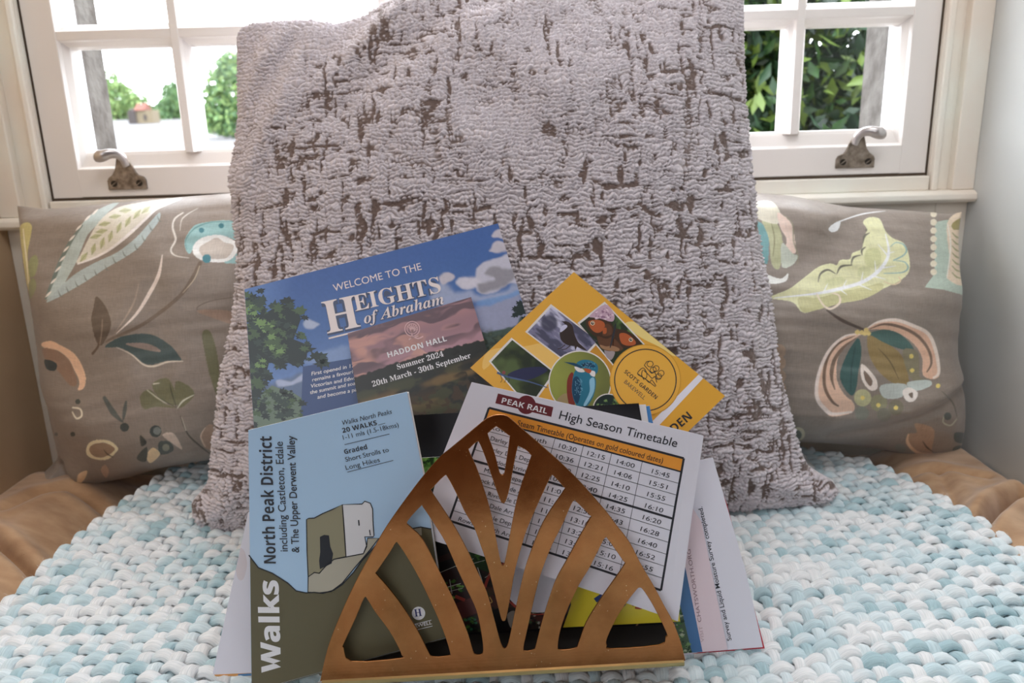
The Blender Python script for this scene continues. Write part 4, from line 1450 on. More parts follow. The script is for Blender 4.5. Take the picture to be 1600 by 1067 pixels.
        merge(flat(out, [tuple(range(n))], 0, 0.0, False), slot(self.base))
        merge(flat(out, [tuple(range(n))], 0, self.thick, False), slot(self.back))
        # rim
        ei = slot(self.edge)
        for a, c in zip(out, out[1:] + out[:1]):
            ts = [0.0, 1.0]
            a, c = np.array(a), np.array(c)
            for fa, nn, k in self.folds:
                da, dc = (a - fa) @ nn, (c - fa) @ nn
                if da * dc < 0:
                    ts.append(da / (da - dc))
            ts.sort()
            dy = lambda p: sum(k * max(0.0, (p - fa) @ nn) for fa, nn, k in self.folds)
            for t0, t1 in zip(ts[:-1], ts[1:]):
                p, q = a + (c - a) * t0, a + (c - a) * t1
                f = big.faces.new([big.verts.new((p[0], dy(p), p[1])), big.verts.new((q[0], dy(q), q[1])), big.verts.new((q[0], dy(q) + self.thick, q[1])), big.verts.new((p[0], dy(p) + self.thick, p[1]))])
                f.material_index = ei
        for v, f, m, l, clip in self.el:
            merge(flat(v, f, 0, -DZ * l, clip), slot(m))
        big.to_mesh(me)
        big.free()
        if self.patches:
            pi = slot(photo_print)
            V0 = np.array([v.co[:] for v in me.vertices])
            F0 = [tuple(f.vertices) for f in me.polygons]
            M0 = [f.material_index for f in me.polygons]
            cols_ = [np.zeros((len(V0), 3))]
            VV, off = [V0], len(V0)
            for P, c, l in self.patches:
                nu, nv = P.shape[:2]
                VV.append(np.stack([P[..., 0], np.full((nu, nv), -DZ * l), P[..., 1]], -1).reshape(-1, 3))
                cols_.append(c.reshape(-1, 3))
                i = off + np.arange(nu * nv).reshape(nu, nv)
                q = np.stack([i[:-1, :-1], i[:-1, 1:], i[1:, 1:], i[1:, :-1]], -1).reshape(-1, 4)
                F0 += q.tolist(); M0 += [pi] * len(q)
                off += nu * nv
            bpy.data.meshes.remove(me)
            me = bpy.data.meshes.new(self.name)
            me.from_pydata(np.concatenate(VV).tolist(), [], F0)
            me.polygons.foreach_set('material_index', M0)
            at_ = me.attributes.new('print', 'FLOAT_COLOR', 'POINT')
            cc = np.concatenate(cols_)
            at_.data.foreach_set('color', np.concatenate([cc, np.ones((len(cc), 1))], 1).reshape(-1).astype(np.float32))
            me.update()
        for m in mats:
            me.materials.append(m)
        o = bpy.data.objects.new(self.name, me)
        COL.objects.link(o)
        o.matrix_world = self.M
        if parent is not None:
            o.parent = parent
            o.matrix_parent_inverse = Matrix.Identity(4)
            o.matrix_basis = parent.matrix_basis.inverted() @ self.M
        if label:
            tag(o, label, cat, group)
        return o


def quad_grid(c, u, v):
    """bilinear px position inside corners TL,TR,BR,BL"""
    c = [np.array(x, float) for x in c]
    return tuple((c[0] * (1 - u) + c[1] * u) * (1 - v) + (c[3] * (1 - u) + c[2] * u) * v)


photo_print = mat('photo_print', (128, 128, 128), 0.33, spec=0.5)
n, l, bs = nodes_of(photo_print)
at = n.new('ShaderNodeAttribute'); at.attribute_name = 'print'
l.new(at.outputs['Color'], bs.inputs['Base Color'])


def picture(px, py, base, warp=0.0, freq=0.05, seed=1):
    w = lambda k: warp * 2 * (fbm(px + 500, py + 500, freq, freq, seed + k, 3) - 0.5)
    return Paint(px + w(0), py + w(7), base) if warp else Paint(px, py, base)


def blend(c, rgb, a):
    return c * (1 - a[..., None]) + alb(rgb) * a[..., None]


# inks and papers
paper = mat('white_paper', (214, 211, 220), 0.6, spec=0.25)
add_bump(paper, 14, 0.25, 0.004)
page_m = mat('page_edges', (206, 202, 202), 0.8)
ink = mat('black_ink', (44, 44, 50), 0.6)
ink_soft = mat('charcoal_ink', (62, 60, 70), 0.6)
white_ink = mat('white_print', (222, 220, 230), 0.5)
G = dict(rough=0.32, spec=0.5)

# --- 1 the guide behind everything: castle-hill country park brochure
plH = Plane(0.745, 22.0, YAW)
HC = [(382, 452), (778, 349), (868, 640), (402, 742)]
S = Sheet('visitor_brochure', plH, HC, page_m, 0.003, page_m, page_m)
c1, c2 = S.L((560, 400), (640, 640))
S.base = print_grad('print_blue_sky', (66, 98, 158), (132, 160, 205), c1, c2, 0.25, 30, 0.34)
cl = [mat('print_cloud', (178, 178, 194), **G), mat('print_cloud_white', (198, 194, 204), **G), mat('print_cloud_grey', (140, 137, 146), **G), mat('print_haze', (150, 160, 188), **G), mat('print_sky_gap', (98, 138, 190), **G)]
E = lambda *p: zm(660, 340, 5.928, p)
D = lambda *p: zm(380, 440, 4.444, p)


def sky_picture(px, py):
    S_ = picture(px, py, (70, 104, 160), 5.0, 0.045, 3)
    g = np.clip((py + 0.26 * (px - 382) - 452) / 215, 0, 1)
    S_.c = blend(S_.c, (62, 94, 154), 1 - sstep(0, 0.5, g)); S_.c = blend(S_.c, (118, 146, 196), 0.9 * sstep(0.35, 1.0, g))
    S_.c = blend(S_.c, (108, 142, 196), 0.5 * sstep(470, 400, px))
    S_.fill(E((440, 850), (900, 690), (930, 780), (1100, 1000), (560, 1160), (400, 1000)), (150, 152, 176), 0.9, soft=7)
    S_.fill(E((190, 590), (310, 680), (430, 670), (520, 720), (760, 660), (870, 610), (1000, 660), (700, 760), (540, 780), (440, 780), (150, 830), (60, 760), (120, 640)), (156, 164, 190), 0.9, soft=5)
    S_.fill(E((480, 540), (490, 460), (540, 425), (620, 410), (720, 365), (820, 350), (960, 540), (900, 610), (780, 610), (640, 690), (520, 690), (470, 640), (400, 660), (300, 610), (330, 570), (400, 555)), (184, 182, 196), soft=2)
    S_.fill(E((330, 580), (400, 555), (500, 540), (520, 620), (440, 650), (360, 630)), (196, 192, 204), soft=4)
    S_.fill(E((560, 510), (690, 455), (740, 470), (850, 470), (880, 540), (760, 620), (650, 660), (540, 690), (500, 650), (510, 610), (640, 600), (660, 570), (600, 560)), (140, 137, 146), soft=3)
    for q in (((635, 165), (720, 110), (790, 200), (700, 195), (650, 195)), ((615, 310), (680, 235), (760, 240), (820, 305), (700, 330), (640, 325)), ((150, 540), (240, 505), (300, 545), (250, 590), (180, 610))):
        S_.fill(E(*q), (184, 178, 188), soft=1.8)
    S_.fill(E((500, 770), (740, 710), (900, 660), (930, 690), (700, 780), (520, 820)), (104, 142, 192), 0.8, soft=3)
    S_.fill(D((430, 270), (470, 250), (540, 285), (500, 315), (440, 320)), (166, 176, 200), soft=2.5)
    S_.fill(D((440, 560), (600, 470), (760, 460), (760, 540), (560, 590)), (134, 156, 196), 0.8, soft=5)
    S_.fill(D((60, 760), (240, 700), (430, 650), (430, 940), (60, 1040)), (98, 116, 148), soft=4)
    S_.fill(D((230, 690), (330, 690), (420, 650), (420, 690), (330, 720), (240, 730)), (168, 178, 206), soft=2)
    hz_ = E((440, 1140), (600, 1062), (720, 1032), (860, 985), (960, 930), (1400, 1400), (1300, 1900), (400, 1900))
    S_.fill(hz_, (66, 82, 74), soft=1.2)
    f = fbm(px, py, 0.09, 0.14, 8, 3)
    low = sstep(508, 530, py - 0.1 * (px - 760)) * (px > 740)
    S_.c = blend(S_.c, (44, 54, 46), low * sstep(0.45, 0.6, f)); S_.c = blend(S_.c, (92, 104, 78), 0.6 * low * sstep(0.6, 0.7, f))
    return S_.c * (0.94 + 0.12 * fbm(px, py, 0.3, 0.3, 4, 2))[..., None]


S.patch(HC, sky_picture, 300, 190, 0.6)
cl = [mat('print_cloud', (178, 178, 194), **G)]
tl = [mat('print_tree_dark', (36, 48, 48), **G), mat('print_tree_mid', (70, 92, 64), **G), mat('print_tree_light', (112, 142, 88), **G), mat('print_tree_blue', (52, 68, 62), **G), mat('print_tree_grey', (104, 122, 106), **G)]
S.leaves(E((830, 880), (900, 780), (1000, 830), (1020, 1000), (900, 960), (850, 910)), 26, 6, [tl[0]], 1, 3)
crown = D((0, 60), (130, 60), (140, 130), (170, 210), (270, 100), (330, 130), (370, 150), (320, 180), (400, 190), (450, 245), (400, 280), (390, 330), (430, 390), (490, 410), (470, 500), (575, 520), (570, 570), (440, 590), (370, 590), (300, 570), (250, 620), (200, 560), (180, 620), (210, 640), (150, 700), (120, 800), (140, 830), (100, 900), (60, 900), (30, 500))
core = D((0, 330), (170, 210), (270, 150), (380, 200), (400, 260), (350, 400), (450, 440), (440, 540), (330, 560), (250, 580), (180, 560), (160, 640), (100, 760), (90, 880), (40, 880), (20, 500))
S.poly(D((60, 900), (130, 780), (200, 720), (250, 740), (330, 760), (440, 830), (420, 930), (200, 1000), (60, 1050)), tl[4], 2)
S.poly(core, tl[0], 3)
S.leaves(crown, 150, 8.5, [tl[0], tl[0], tl[3], tl[1]], 2, 4)
S.leaves(D((130, 260), (280, 230), (280, 330), (270, 520), (180, 520), (120, 450)), 26, 7, [tl[1], tl[2], tl[1]], 3, 5)
S.leaves(D((0, 80), (120, 80), (140, 200), (160, 360), (20, 300)), 30, 6.5, [tl[1], tl[2], tl[3]], 4, 5)
S.leaves(D((90, 540), (150, 540), (140, 600), (90, 600)), 6, 5, [tl[2]], 5, 6)
S.leaves(D((60, 900), (200, 740), (430, 830), (400, 930), (70, 1030)), 60, 7, [tl[1], tl[4], tl[3], tl[0]], 6, 4)
S.leaves(D((270, 760), (380, 750), (360, 830), (270, 820)), 12, 5, [tl[0], tl[1]], 7, 5)
S.poly(D((415, 590), (770, 530), (1500, 400), (1500, 1400), (390, 1400), (400, 940)), mat('print_info_panel', (56, 78, 124), **G), 3)
for s_, a, c in (('First opened in 1780', (475, 652), (812, 585)), ('remains a favourite', (480, 694), (795, 630)), ('Victorian and Edward', (468, 738), (820, 672)), ('the summit and soak', (464, 782), (800, 712)), ('and become a part', (516, 814), (820, 754))):
    S.text(s_, *D(a, c), 5.6, white_ink, 5, 0.2, 0.012)
F1 = lambda *p: zm(360, 330, 3.048, p)
shade_ink = mat('lettering_outline', (64, 76, 104), **G)
cream_ink = mat('lettering_cream', (220, 208, 206), **G)
S.text('WELCOME TO THE', *F1((494, 383), (912, 278)), 11.0, cream_ink, 6)
for m_, l_, of in ((shade_ink, 5, 0.045), (cream_ink, 6, 0.0)):
    S.text('H', *F1((462, 583), (622, 548)), 50, m_, l_, 0, of, style=serif_bold)
    S.text('EIGHTS', *F1((596, 476), (1006, 384)), 24.5, m_, l_, 0, of, style=serif_bold)
    S.text('of Abraham', *F1((640, 536), (1020, 440)), 16.5, m_, l_, 0, of, style=serif_bi)
S.stroke(F1((468, 606), (700, 548)), 2.6, cream_ink, 6)
vis = empty('visitor_brochure', tuple(S.M.translation))
tag(vis, 'landscape brochure with blue sky, dark tree and large cream lettering, behind the sunset leaflet', 'brochure')
S.name = 'front_cover'; S.thick = 0.0006
bpy.context.view_layer.update()
S.build(vis)
Pg = Sheet('pages', Plane(0.745 + 0.0008 * 1.08, 22.0, YAW), [(383, 453), (777, 351), (866, 640), (403, 741)], page_m, 0.003)
Pg.build(vis)

# --- 2 A5 event leaflet with the sunset sky
plE = Plane(0.7345, 21.6, YAW)
S = Sheet('sunset_leaflet', plE, [(543, 521), (736, 464), (806, 695), (573, 720)], page_m, 0.0006, page_m, page_m)
c1, c2 = S.L((630, 490), (660, 590))
S.base = print_grad('print_sunset', (150, 112, 118), (158, 124, 134), c1, c2, 1.5, 38, 0.36, mid=(96, 78, 86))


def sunset_picture(px, py):
    dx, dy = px - 543, py - 521
    u = (dx * 0.959 - dy * 0.283) / 201; v = (dx * 0.283 + dy * 0.959) / 200
    w = fbm(u + 3, v + 3, 3, 7, 61, 3) - 0.5
    n1 = fbm(u + 2 + 0.3 * w, v + 2 + 0.5 * w, 2.4, 9, 63, 4)
    n2 = fbm(u + 5 + 0.2 * w, v + 5 + 0.4 * w, 4, 14, 66, 3)
    c = np.ones(px.shape + (3,)) * alb((150, 116, 124))
    c = blend(c, (98, 80, 88), 0.95 * sstep(0.44, 0.62, n1) * sstep(0.30, 0.16, np.abs(v - 0.13 + 0.08 * (u - 0.5)) * 1.3))
    c = blend(c, (198, 148, 136), 0.85 * sstep(0.50, 0.66, n2) * sstep(0.02, 0.08, v) * sstep(1.0, 0.2, u))
    c = blend(c, (178, 132, 130), 0.6 * sstep(0.52, 0.40, n1) * sstep(0.16, 0.05, v))
    c = blend(c, (170, 132, 142), 0.8 * sstep(0.20, 0.30, v) * sstep(0.62, 0.40, n1))
    c = blend(c, (206, 160, 148), 0.7 * sstep(0.55, 0.68, n2) * sstep(0.22, 0.28, v) * sstep(0.3, 0.6, u))
    hz_ = 0.345 - 0.02 * np.sin(u * 3.4) + 0.022 * (fbm(u, v * 0, 40, 1, 71, 2) - 0.5)
    land_ = sstep(-0.004, 0.004, v - hz_)
    g = fbm(u, v, 7, 12, 73, 4)
    lc = np.ones(px.shape + (3,)) * alb((42, 44, 42))
    lc = blend(lc, (66, 68, 50), sstep(0.45, 0.6, g) * sstep(0.42, 0.5, v))
    lc = blend(lc, (114, 92, 60), 0.9 * sstep(0.42, 0.6, fbm(u, v, 3, 8, 75, 3)) * sstep(0.5, 0.58, v + 0.06 * u) * sstep(0.80, 0.62, v))
    lc = blend(lc, (70, 56, 44), 0.9 * sstep(0.46, 0.56, fbm(u, v, 16, 18, 77, 3)) * sstep(0.55, 0.66, v))
    lc = blend(lc, (34, 36, 34), sstep(0.50, 0.58, fbm(u, v, 12, 14, 79, 3)) * sstep(0.8, 0.9, u + 0.2 * g))
    return c * (1 - land_[..., None]) + lc * land_[..., None]


S.patch([(543, 521), (736, 464), (806, 695), (573, 720)], sunset_picture, 240, 240, 0.6)
S.text('HADDON HALL', *F1((752, 698), (1032, 617)), 8.6, white_ink, 5, style=sans_bold)
S.text('Summer 2024', *F1((797, 754), (1017, 690)), 8.2, white_ink, 5, style=serif_bold)
S.text('20th March - 30th September', *F1((679, 836), (1147, 697)), 8.4, white_ink, 5, style=serif_bold)
cx, cy = F1((866, 560))[0]
ep = mat('print_emblem', (206, 170, 172), **G)
S.ring(cx, cy, 11.5, 1.3, ep, 4); S.ring(cx, cy, 8.0, 1.0, ep, 4)
for a in np.linspace(-2.6, 0.1, 7):
    S.stroke([(cx, cy + 6), (cx + 5 * math.cos(a), cy + 5 * math.sin(a) + 1), (cx + 9 * math.cos(a), cy + 8 * math.sin(a))], [2.0, 1.2, 0.6], ep, 4)
S.stroke([(cx - 0.5, cy + 12), (cx, cy - 2)], 2.2, ep, 4)
S.stroke(F1((850, 612), (870, 600), (895, 606), (918, 596)), 2, ep, 4, True); S.stroke(F1((858, 604), (895, 594)), 1.4, ep, 4)
S.build(None, label='pink sunset leaflet with white lettering over a dark hillside, in front of the blue brochure', cat='leaflet')

# --- 3 yellow wildlife leaflet
plS = Plane(0.7285, 20.4, YAW)
Q = lambda *p: zm(740, 410, 3.81, p)
S = Sheet('wildlife_leaflet', plS, Q((597, 57), (1497, 795), (897, 1375), (-20, 627)), page_m, 0.0012, page_m, page_m)
S.base = mat('print_amber', (212, 158, 62), **G)
S.poly(Q((90, 525), (300, 500), (440, 480), (520, 560), (460, 640), (330, 560), (200, 520), (60, 640)), mat('print_amber_light', (222, 180, 100), **G), 1, True)
S.poly(Q((900, 370), (980, 360), (1180, 480), (1200, 560), (1100, 500), (1000, 450)), mat('print_amber_pale', (232, 200, 128), **G), 1, True)
S.poly(Q((600, 400), (760, 480), (900, 620), (820, 700), (700, 560)), mat('print_amber_deep', (188, 134, 52), **G), 1, True)
S.poly(Q((1338, 668), (1368, 688), (1090, 985), (1050, 960)), mat('print_white_band', (216, 214, 224), **G), 2)
wb = mat('print_white_border', (212, 206, 204), **G)


def photo(corners, base, l=2):
    c = np.array(corners, float); m_ = c.mean(0)
    S.poly([tuple(m_ + (p - m_) * (1 + 4.0 / np.linalg.norm(p - m_))) for p in c], wb, l)
    S.poly(corners, base, l + 0.5)


ph = Q((465, 262), (735, 467), (592, 618), (322, 415))
a1, a2 = S.L(ph[0], ph[2])
photo(ph, print_grad('print_river', (92, 92, 122), (176, 174, 202), a1, a2, 1.6, 70))


def river_picture(px, py):
    a, c_ = px * 0.8 + py * 0.6, -px * 0.6 + py * 0.8
    f = fbm(a, c_, 0.03, 0.09, 101, 4)
    c = np.ones(px.shape + (3,)) * alb((116, 114, 140))
    c = blend(c, (74, 74, 94), sstep(0.48, 0.36, f)); c = blend(c, (192, 190, 212), sstep(0.52, 0.66, f))
    c = blend(c, (66, 66, 84), 0.9 * sstep(16, 10, np.hypot(px - 858, py - 505)))
    return c


def butterfly_picture(px, py):
    f = fbm(px, py, 0.08, 0.08, 103, 3)
    c = np.ones(px.shape + (3,)) * alb((44, 54, 40))
    c = blend(c, (92, 120, 66), sstep(0.35, 0.6, f) * sstep(955, 975, px) * sstep(540, 515, py)); c = blend(c, (70, 66, 58), sstep(0.5, 0.6, f) * sstep(545, 560, py))
    return c


def pond_picture(px, py):
    f = fbm(px, py, 0.03, 0.04, 105, 3)
    c = np.ones(px.shape + (3,)) * alb((54, 64, 40))
    c = blend(c, (78, 92, 56), sstep(0.45, 0.65, f)); c = blend(c, (40, 48, 36), sstep(0.45, 0.35, f))
    return c


S.patch(ph, river_picture, 100, 80, 2.7)
rk = mat('print_rock', (74, 74, 92), **G); fo = mat('print_foam', (190, 188, 212), **G); db = mat('print_bird_brown', (54, 44, 42), **G)
S.poly(Q((535, 352), (565, 355), (590, 380), (598, 420), (620, 470), (650, 500), (672, 523), (640, 515), (610, 500), (560, 492), (525, 468), (512, 430), (520, 400), (548, 385)), db, 3.4, True)
S.poly(Q((515, 415), (520, 385), (545, 370), (558, 382), (535, 405)), fo, 3.7, True)
S.stroke(Q((540, 358), (524, 348)), [2.4, 0.6], db, 3.6); S.stroke(Q((545, 490), (520, 510), (500, 515)), 1.3, db, 3.6); S.stroke(Q((575, 495), (550, 515), (525, 520)), 1.3, db, 3.6)
S.poly(Q((600, 500), (620, 490), (606, 524)), db, 3.5)

ph = Q((783, 248), (1015, 494), (860, 640), (632, 366))
photo(ph, mat('print_butterfly_ground', (46, 58, 42), **G))
S.patch(ph, butterfly_picture, 90, 80, 2.7)
lil = mat('print_lilac', (186, 156, 172), **G); gr_ = mat('print_leaf_green', (86, 116, 60), **G); org = mat('print_orange', (168, 88, 52), **G); brn = mat('print_wing_brown', (92, 62, 46), **G); pale = mat('print_eye_pale', (226, 214, 190), **G)
S.poly(Q((783, 250), (835, 305), (830, 350), (780, 345), (720, 330), (690, 318)), lil, 3, True); S.leaves(Q((783, 255), (830, 310), (820, 350), (720, 335), (695, 318)), 30, 2.2, [mat('print_lilac_pale', (212, 190, 200), **G), mat('print_lilac_deep', (140, 104, 128), **G)], 20, 3.3)
S.poly(Q((860, 560), (960, 520), (860, 630)), mat('print_dark_green', (36, 48, 34), **G), 3)
drk = mat('print_wing_edge', (66, 48, 38), **G); tan_ = mat('print_wing_tan', (148, 112, 84), **G)
S.poly(Q((668, 352), (690, 336), (740, 332), (800, 350), (832, 385), (832, 445), (790, 458), (735, 446), (698, 420), (676, 386)), drk, 3.4, True)
S.poly(Q((836, 400), (870, 398), (930, 416), (990, 468), (980, 498), (930, 510), (880, 504), (840, 470)), drk, 3.4, True)
S.poly(Q((735, 440), (790, 455), (832, 445), (828, 520), (790, 525), (755, 505)), brn, 3.5, True); S.poly(Q((830, 450), (880, 500), (890, 515), (862, 530), (825, 522)), brn, 3.5, True)
S.poly(Q((752, 490), (790, 500), (826, 496), (866, 512), (858, 528), (800, 524), (762, 510)), tan_, 3.6, True)
S.poly(Q((684, 352), (730, 342), (770, 352), (782, 380), (760, 412), (728, 418), (696, 392)), org, 3.7, True); S.poly(Q((868, 426), (910, 424), (958, 462), (962, 488), (920, 496), (880, 480)), org, 3.7, True)
S.poly(Q((790, 365), (822, 385), (824, 425), (785, 440), (765, 425)), brn, 3.7, True); S.poly(Q((770, 395), (790, 390), (790, 420), (772, 424)), org, 3.9, True)
S.stroke(Q((845, 368), (834, 420), (822, 470), (812, 508)), [2.2, 3.2, 1.2], ink, 4.1, True); S.stroke(Q((846, 368), (860, 345)), 0.6, ink, 4.1); S.stroke(Q((843, 368), (838, 340)), 0.6, ink, 4.1)
for x, y, r in ((708, 362, 16), (936, 460, 15)):
    px_, py_ = Q((x, y))[0]; S.circle(px_, py_, r / 3.81 * 0.8, pale, 4); S.circle(px_, py_, r / 3.81 * 0.6, db, 4.2); S.circle(px_ + 0.4, py_ - 0.6, r / 3.81 * 0.22, pale, 4.4)
S.poly(Q((780, 515), (840, 530), (820, 580), (790, 560)), mat('print_grey_bloom', (150, 138, 140), **G), 3.2, True)

ph = Q((230, 462), (475, 655), (330, 860), (105, 592))
a1, a2 = S.L(ph[0], ph[2])
photo(ph, print_grad('print_pond_green', (52, 62, 38), (72, 82, 56), a1, a2, 1.0, 40))
S.patch(ph, pond_picture, 80, 80, 2.7)
S.poly(Q((205, 665), (290, 630), (400, 622), (440, 640), (400, 670), (320, 700), (230, 690)), mat('print_wing_navy', (44, 46, 76), **G), 3.2, True); S.stroke(Q((140, 655), (200, 680), (330, 710), (440, 745)), [3.4, 2.4, 1.2], mat('print_body_blue', (74, 92, 128), **G), 3.6, True); S.circle(*Q((180, 655))[0], 2.8, mat('print_head_red', (130, 70, 70), **G), 3.8)
for dx in (0, 22, 44):
    S.stroke(Q((160 + dx, 668), (170 + dx, 700), (160 + dx, 715)), 0.8, ink, 3.6)
# kingfisher roundel
kx, ky = Q((633, 712))[0]
S.circle(kx, ky, 188 / 3.81, wb, 4.5, n=48)
a1, a2 = S.L((kx - 40, ky), (kx + 40, ky))
S.circle(kx, ky, 181 / 3.81, print_grad('print_olive_blur', (136, 142, 68), (104, 108, 60), a1, a2, 0.8, 22), 4.8, n=48)
S.poly(Q((490, 830), (540, 780), (600, 800), (600, 862), (540, 850)), mat('print_perch', (150, 132, 96), **G), 5, True)
kb = mat('print_kingfisher_blue', (44, 108, 132), **G); kd = mat('print_kingfisher_deep', (28, 66, 92), **G); kl = mat('print_kingfisher_pale', (132, 178, 202), **G); ko = mat('print_kingfisher_orange', (164, 78, 48), **G)
S.poly(Q((590, 655), (560, 690), (555, 770), (570, 850), (600, 850), (610, 750)), mat('print_kingfisher_rust', (120, 50, 42), **G), 5.2, True)
S.poly(Q((610, 640), (660, 650), (715, 675), (728, 720), (715, 790), (680, 850), (640, 866), (605, 840), (585, 770), (590, 690)), kb, 5.4, True)
S.poly(Q((590, 700), (620, 680), (640, 740), (620, 840), (590, 790)), kd, 5.6, True); S.poly(Q((690, 700), (718, 690), (716, 770), (670, 850), (655, 845), (690, 770)), kl, 5.7, True)
S.poly(Q((612, 600), (650, 580), (700, 585), (736, 610), (738, 650), (715, 668), (680, 640), (640, 625)), kb, 5.8, True); S.poly(Q((640, 605), (690, 595), (725, 620), (700, 625), (660, 618)), kd, 6.0, True)
S.poly(Q((535, 592), (600, 598), (650, 620), (640, 632), (590, 612)), kd, 6.2); S.poly(Q((600, 620), (645, 632), (660, 652), (620, 650)), wb, 6.1, True); S.poly(Q((660, 630), (700, 640), (690, 660), (665, 648)), ko, 6.3, True); S.poly(Q((690, 645), (722, 650), (720, 680), (695, 670)), wb, 6.2, True); S.circle(*Q((655, 614))[0], 1.6, ink, 6.5)
rr = np.random.default_rng(3)
for _ in range(46):
    S.circle(*Q((595 + 45 * rr.random() + 8, 690 + 100 * rr.random()))[0], 0.55, kl, 6.0, n=8)
for _ in range(30):
    S.circle(*Q((640 + 85 * rr.random(), 590 + 45 * rr.random()))[0], 0.5, kl, 6.4, n=8)
sx, sy = Q((800, 872))[0]
S.circle(sx, sy, 92 / 3.81, wb, 5, n=40); S.circle(sx, sy, 86 / 3.81, tl[0], 5.3, n=40)
S.leaves([(sx - 20, sy - 14), (sx + 18, sy - 18), (sx + 18, sy + 12), (sx - 20, sy + 12)], 36, 4.0, [gr_, tl[2], tl[0]], 31, 5.6)
# roundel with the garden's mark
ex, ey = Q((1022, 700))[0]
S.circle(ex, ey, 212 / 3.81, mat('print_amber_edge', (196, 142, 56), **G), 6.2, n=56)
S.circle(ex, ey, 207 / 3.81, mat('print_amber_disc', (216, 164, 70), **G), 6.6, n=56); S.ring(ex, ey, 183 / 3.81, 1.7, ink, 7, n=64)
S.text("SCOT'S GARDEN", *Q((893, 655), (1082, 815)), 6.2, ink, 7.2, style=sans_bold); S.text('BAKEWELL', *Q((893, 716), (1012, 818)), 6.2, ink_soft, 7.2)
for pts, cl_ in ((((975, 660), (1008, 628), (1030, 660), (1025, 690), (1000, 680)), True), (((1005, 640), (1000, 670), (1015, 700)), False), (((1015, 612), (1040, 640), (1060, 660), (1075, 650), (1092, 690)), False), (((1010, 640), (1040, 668), (1062, 690), (1078, 680), (1090, 715)), False), (((1020, 690), (1045, 715), (1060, 700), (1085, 735)), False), (((975, 662), (1030, 700), (1082, 740)), False)):
    S.stroke(Q(*pts), 1.2, ink, 7.2, True, closed=cl_)
for x, y in ((1050, 605), (1085, 632), (1115, 660), (1068, 640), (1100, 680)):
    S.stroke([Q((x + dx, y + dy))[0] for dx, dy in ((-18, 0), (-6, -16), (12, -14), (18, 2), (6, 16), (-10, 14))], 1.1, ink, 7.2, True, True)
S.stroke(Q((1015, 612), (1030, 590), (1045, 588)), 1.1, ink, 7.2); S.stroke(Q((1090, 690), (1112, 690), (1120, 680)), 1.1, ink, 7.2)
S.text('GARDEN', *Q((1082, 1113), (1303, 925)), 13.5, ink, 3, style=sans_bold)
S.build(None, label='amber leaflet with bird and butterfly photos, tilted corner-up on the right', cat='leaflet')

# --- 4 dark booklet and a slim blue one behind it
plB = Plane(0.7085, 15.5, YAW)
blk = mat('black_glossy_card', (20, 20, 24), 0.3, spec=0.5)
bb = empty('black_booklet', tuple(plB.world(plB.uv(800, 1030)[None], np.zeros(1))[0]))
tag(bb, 'plain black booklet standing behind the timetable sheet', 'booklet')
bpy.context.view_layer.update()
S = Sheet('front_cover', plB, [(560, 653), (998, 630), (1062, 1008), (555, 1036)], blk, 0.0006)
S.stroke([(990, 985), (1004, 962)], 2.5, mat('brown_mark', (132, 104, 76), 0.5), 1)  # small brown stroke low on the black cover
S.build(bb)
S = Sheet('pages', Plane(0.7105, 15.5, YAW), [(562, 655), (1009, 632), (1066, 1006), (555, 1034)], page_m, 0.002)
S.build(bb)
S = Sheet('blue_booklet', Plane(0.7165, 16.2, YAW), [(820, 652), (1015, 634), (1040, 760), (840, 780)], mat('print_azure', (70, 128, 186), **G), 0.0012, page_m, page_m)
S.build(None, label='thin blue booklet peeping out behind the black one, top right of the timetable', cat='booklet')

# --- 5 railway leaflet with photographs and a yellow foot
plT = Plane(0.6860, 8.4, YAW)
S = Sheet('railway_leaflet', plT, [(610, 718), (1035, 694), (1063, 971), (612, 994)], page_m, 0.0006, page_m, page_m)
a1, a2 = S.L((700, 740), (760, 980))
S.base = print_grad('print_woodland', (34, 40, 30), (52, 44, 36), a1, a2, 0.8, 60)


def carriage_picture(px, py):
    f = fbm(px, py, 0.12, 0.12, 91, 4)
    c = np.ones(px.shape + (3,)) * alb((40, 34, 30))
    c = blend(c, (78, 42, 38), 0.9 * sstep(0.5, 0.62, fbm(px, py, 0.03, 0.09, 93, 3)))
    c = blend(c, (58, 86, 46), sstep(0.52, 0.64, f) * sstep(800, 690, px))
    c = blend(c, (24, 22, 22), sstep(0.55, 0.7, fbm(px, py, 0.05, 0.05, 95, 2)))
    top = sstep(770, 735, py)
    c = blend(c, (72, 116, 52), top); c = blend(c, (120, 164, 76), top * sstep(0.5, 0.62, f)); c = blend(c, (34, 58, 30), top * sstep(0.5, 0.38, f))
    return c * (0.8 + 0.4 * fbm(px, py, 0.5, 0.5, 97, 2))[..., None]


S.patch([(610, 718), (1035, 694), (1063, 971), (612, 994)], carriage_picture, 300, 200, 0.6)
fg = [mat('print_foliage_bright', (112, 160, 70), **G), mat('print_foliage_mid', (66, 110, 48), **G), mat('print_foliage_dark', (30, 52, 30), **G)]
S.leaves([(630, 712), (720, 706), (718, 742), (640, 760)], 60, 4, fg, 41, 1.4)
mar = mat('print_maroon', (84, 40, 38), **G); mar2 = mat('print_maroon_dark', (48, 28, 28), **G); rd = mat('print_red', (158, 62, 52), **G); blackish = mat('print_black', (22, 20, 22), **G)
W2 = lambda *p: zm(480, 820, 4.0, p)
S.poly(W2((790, 80), (870, 110), (960, 300), (820, 300)), blackish, 1.5); S.poly(W2((820, 200), (1000, 130), (1000, 170), (820, 240)), mar2, 2); S.poly(W2((800, 310), (1050, 220), (1150, 560), (960, 640), (880, 480)), mar2, 1.6)
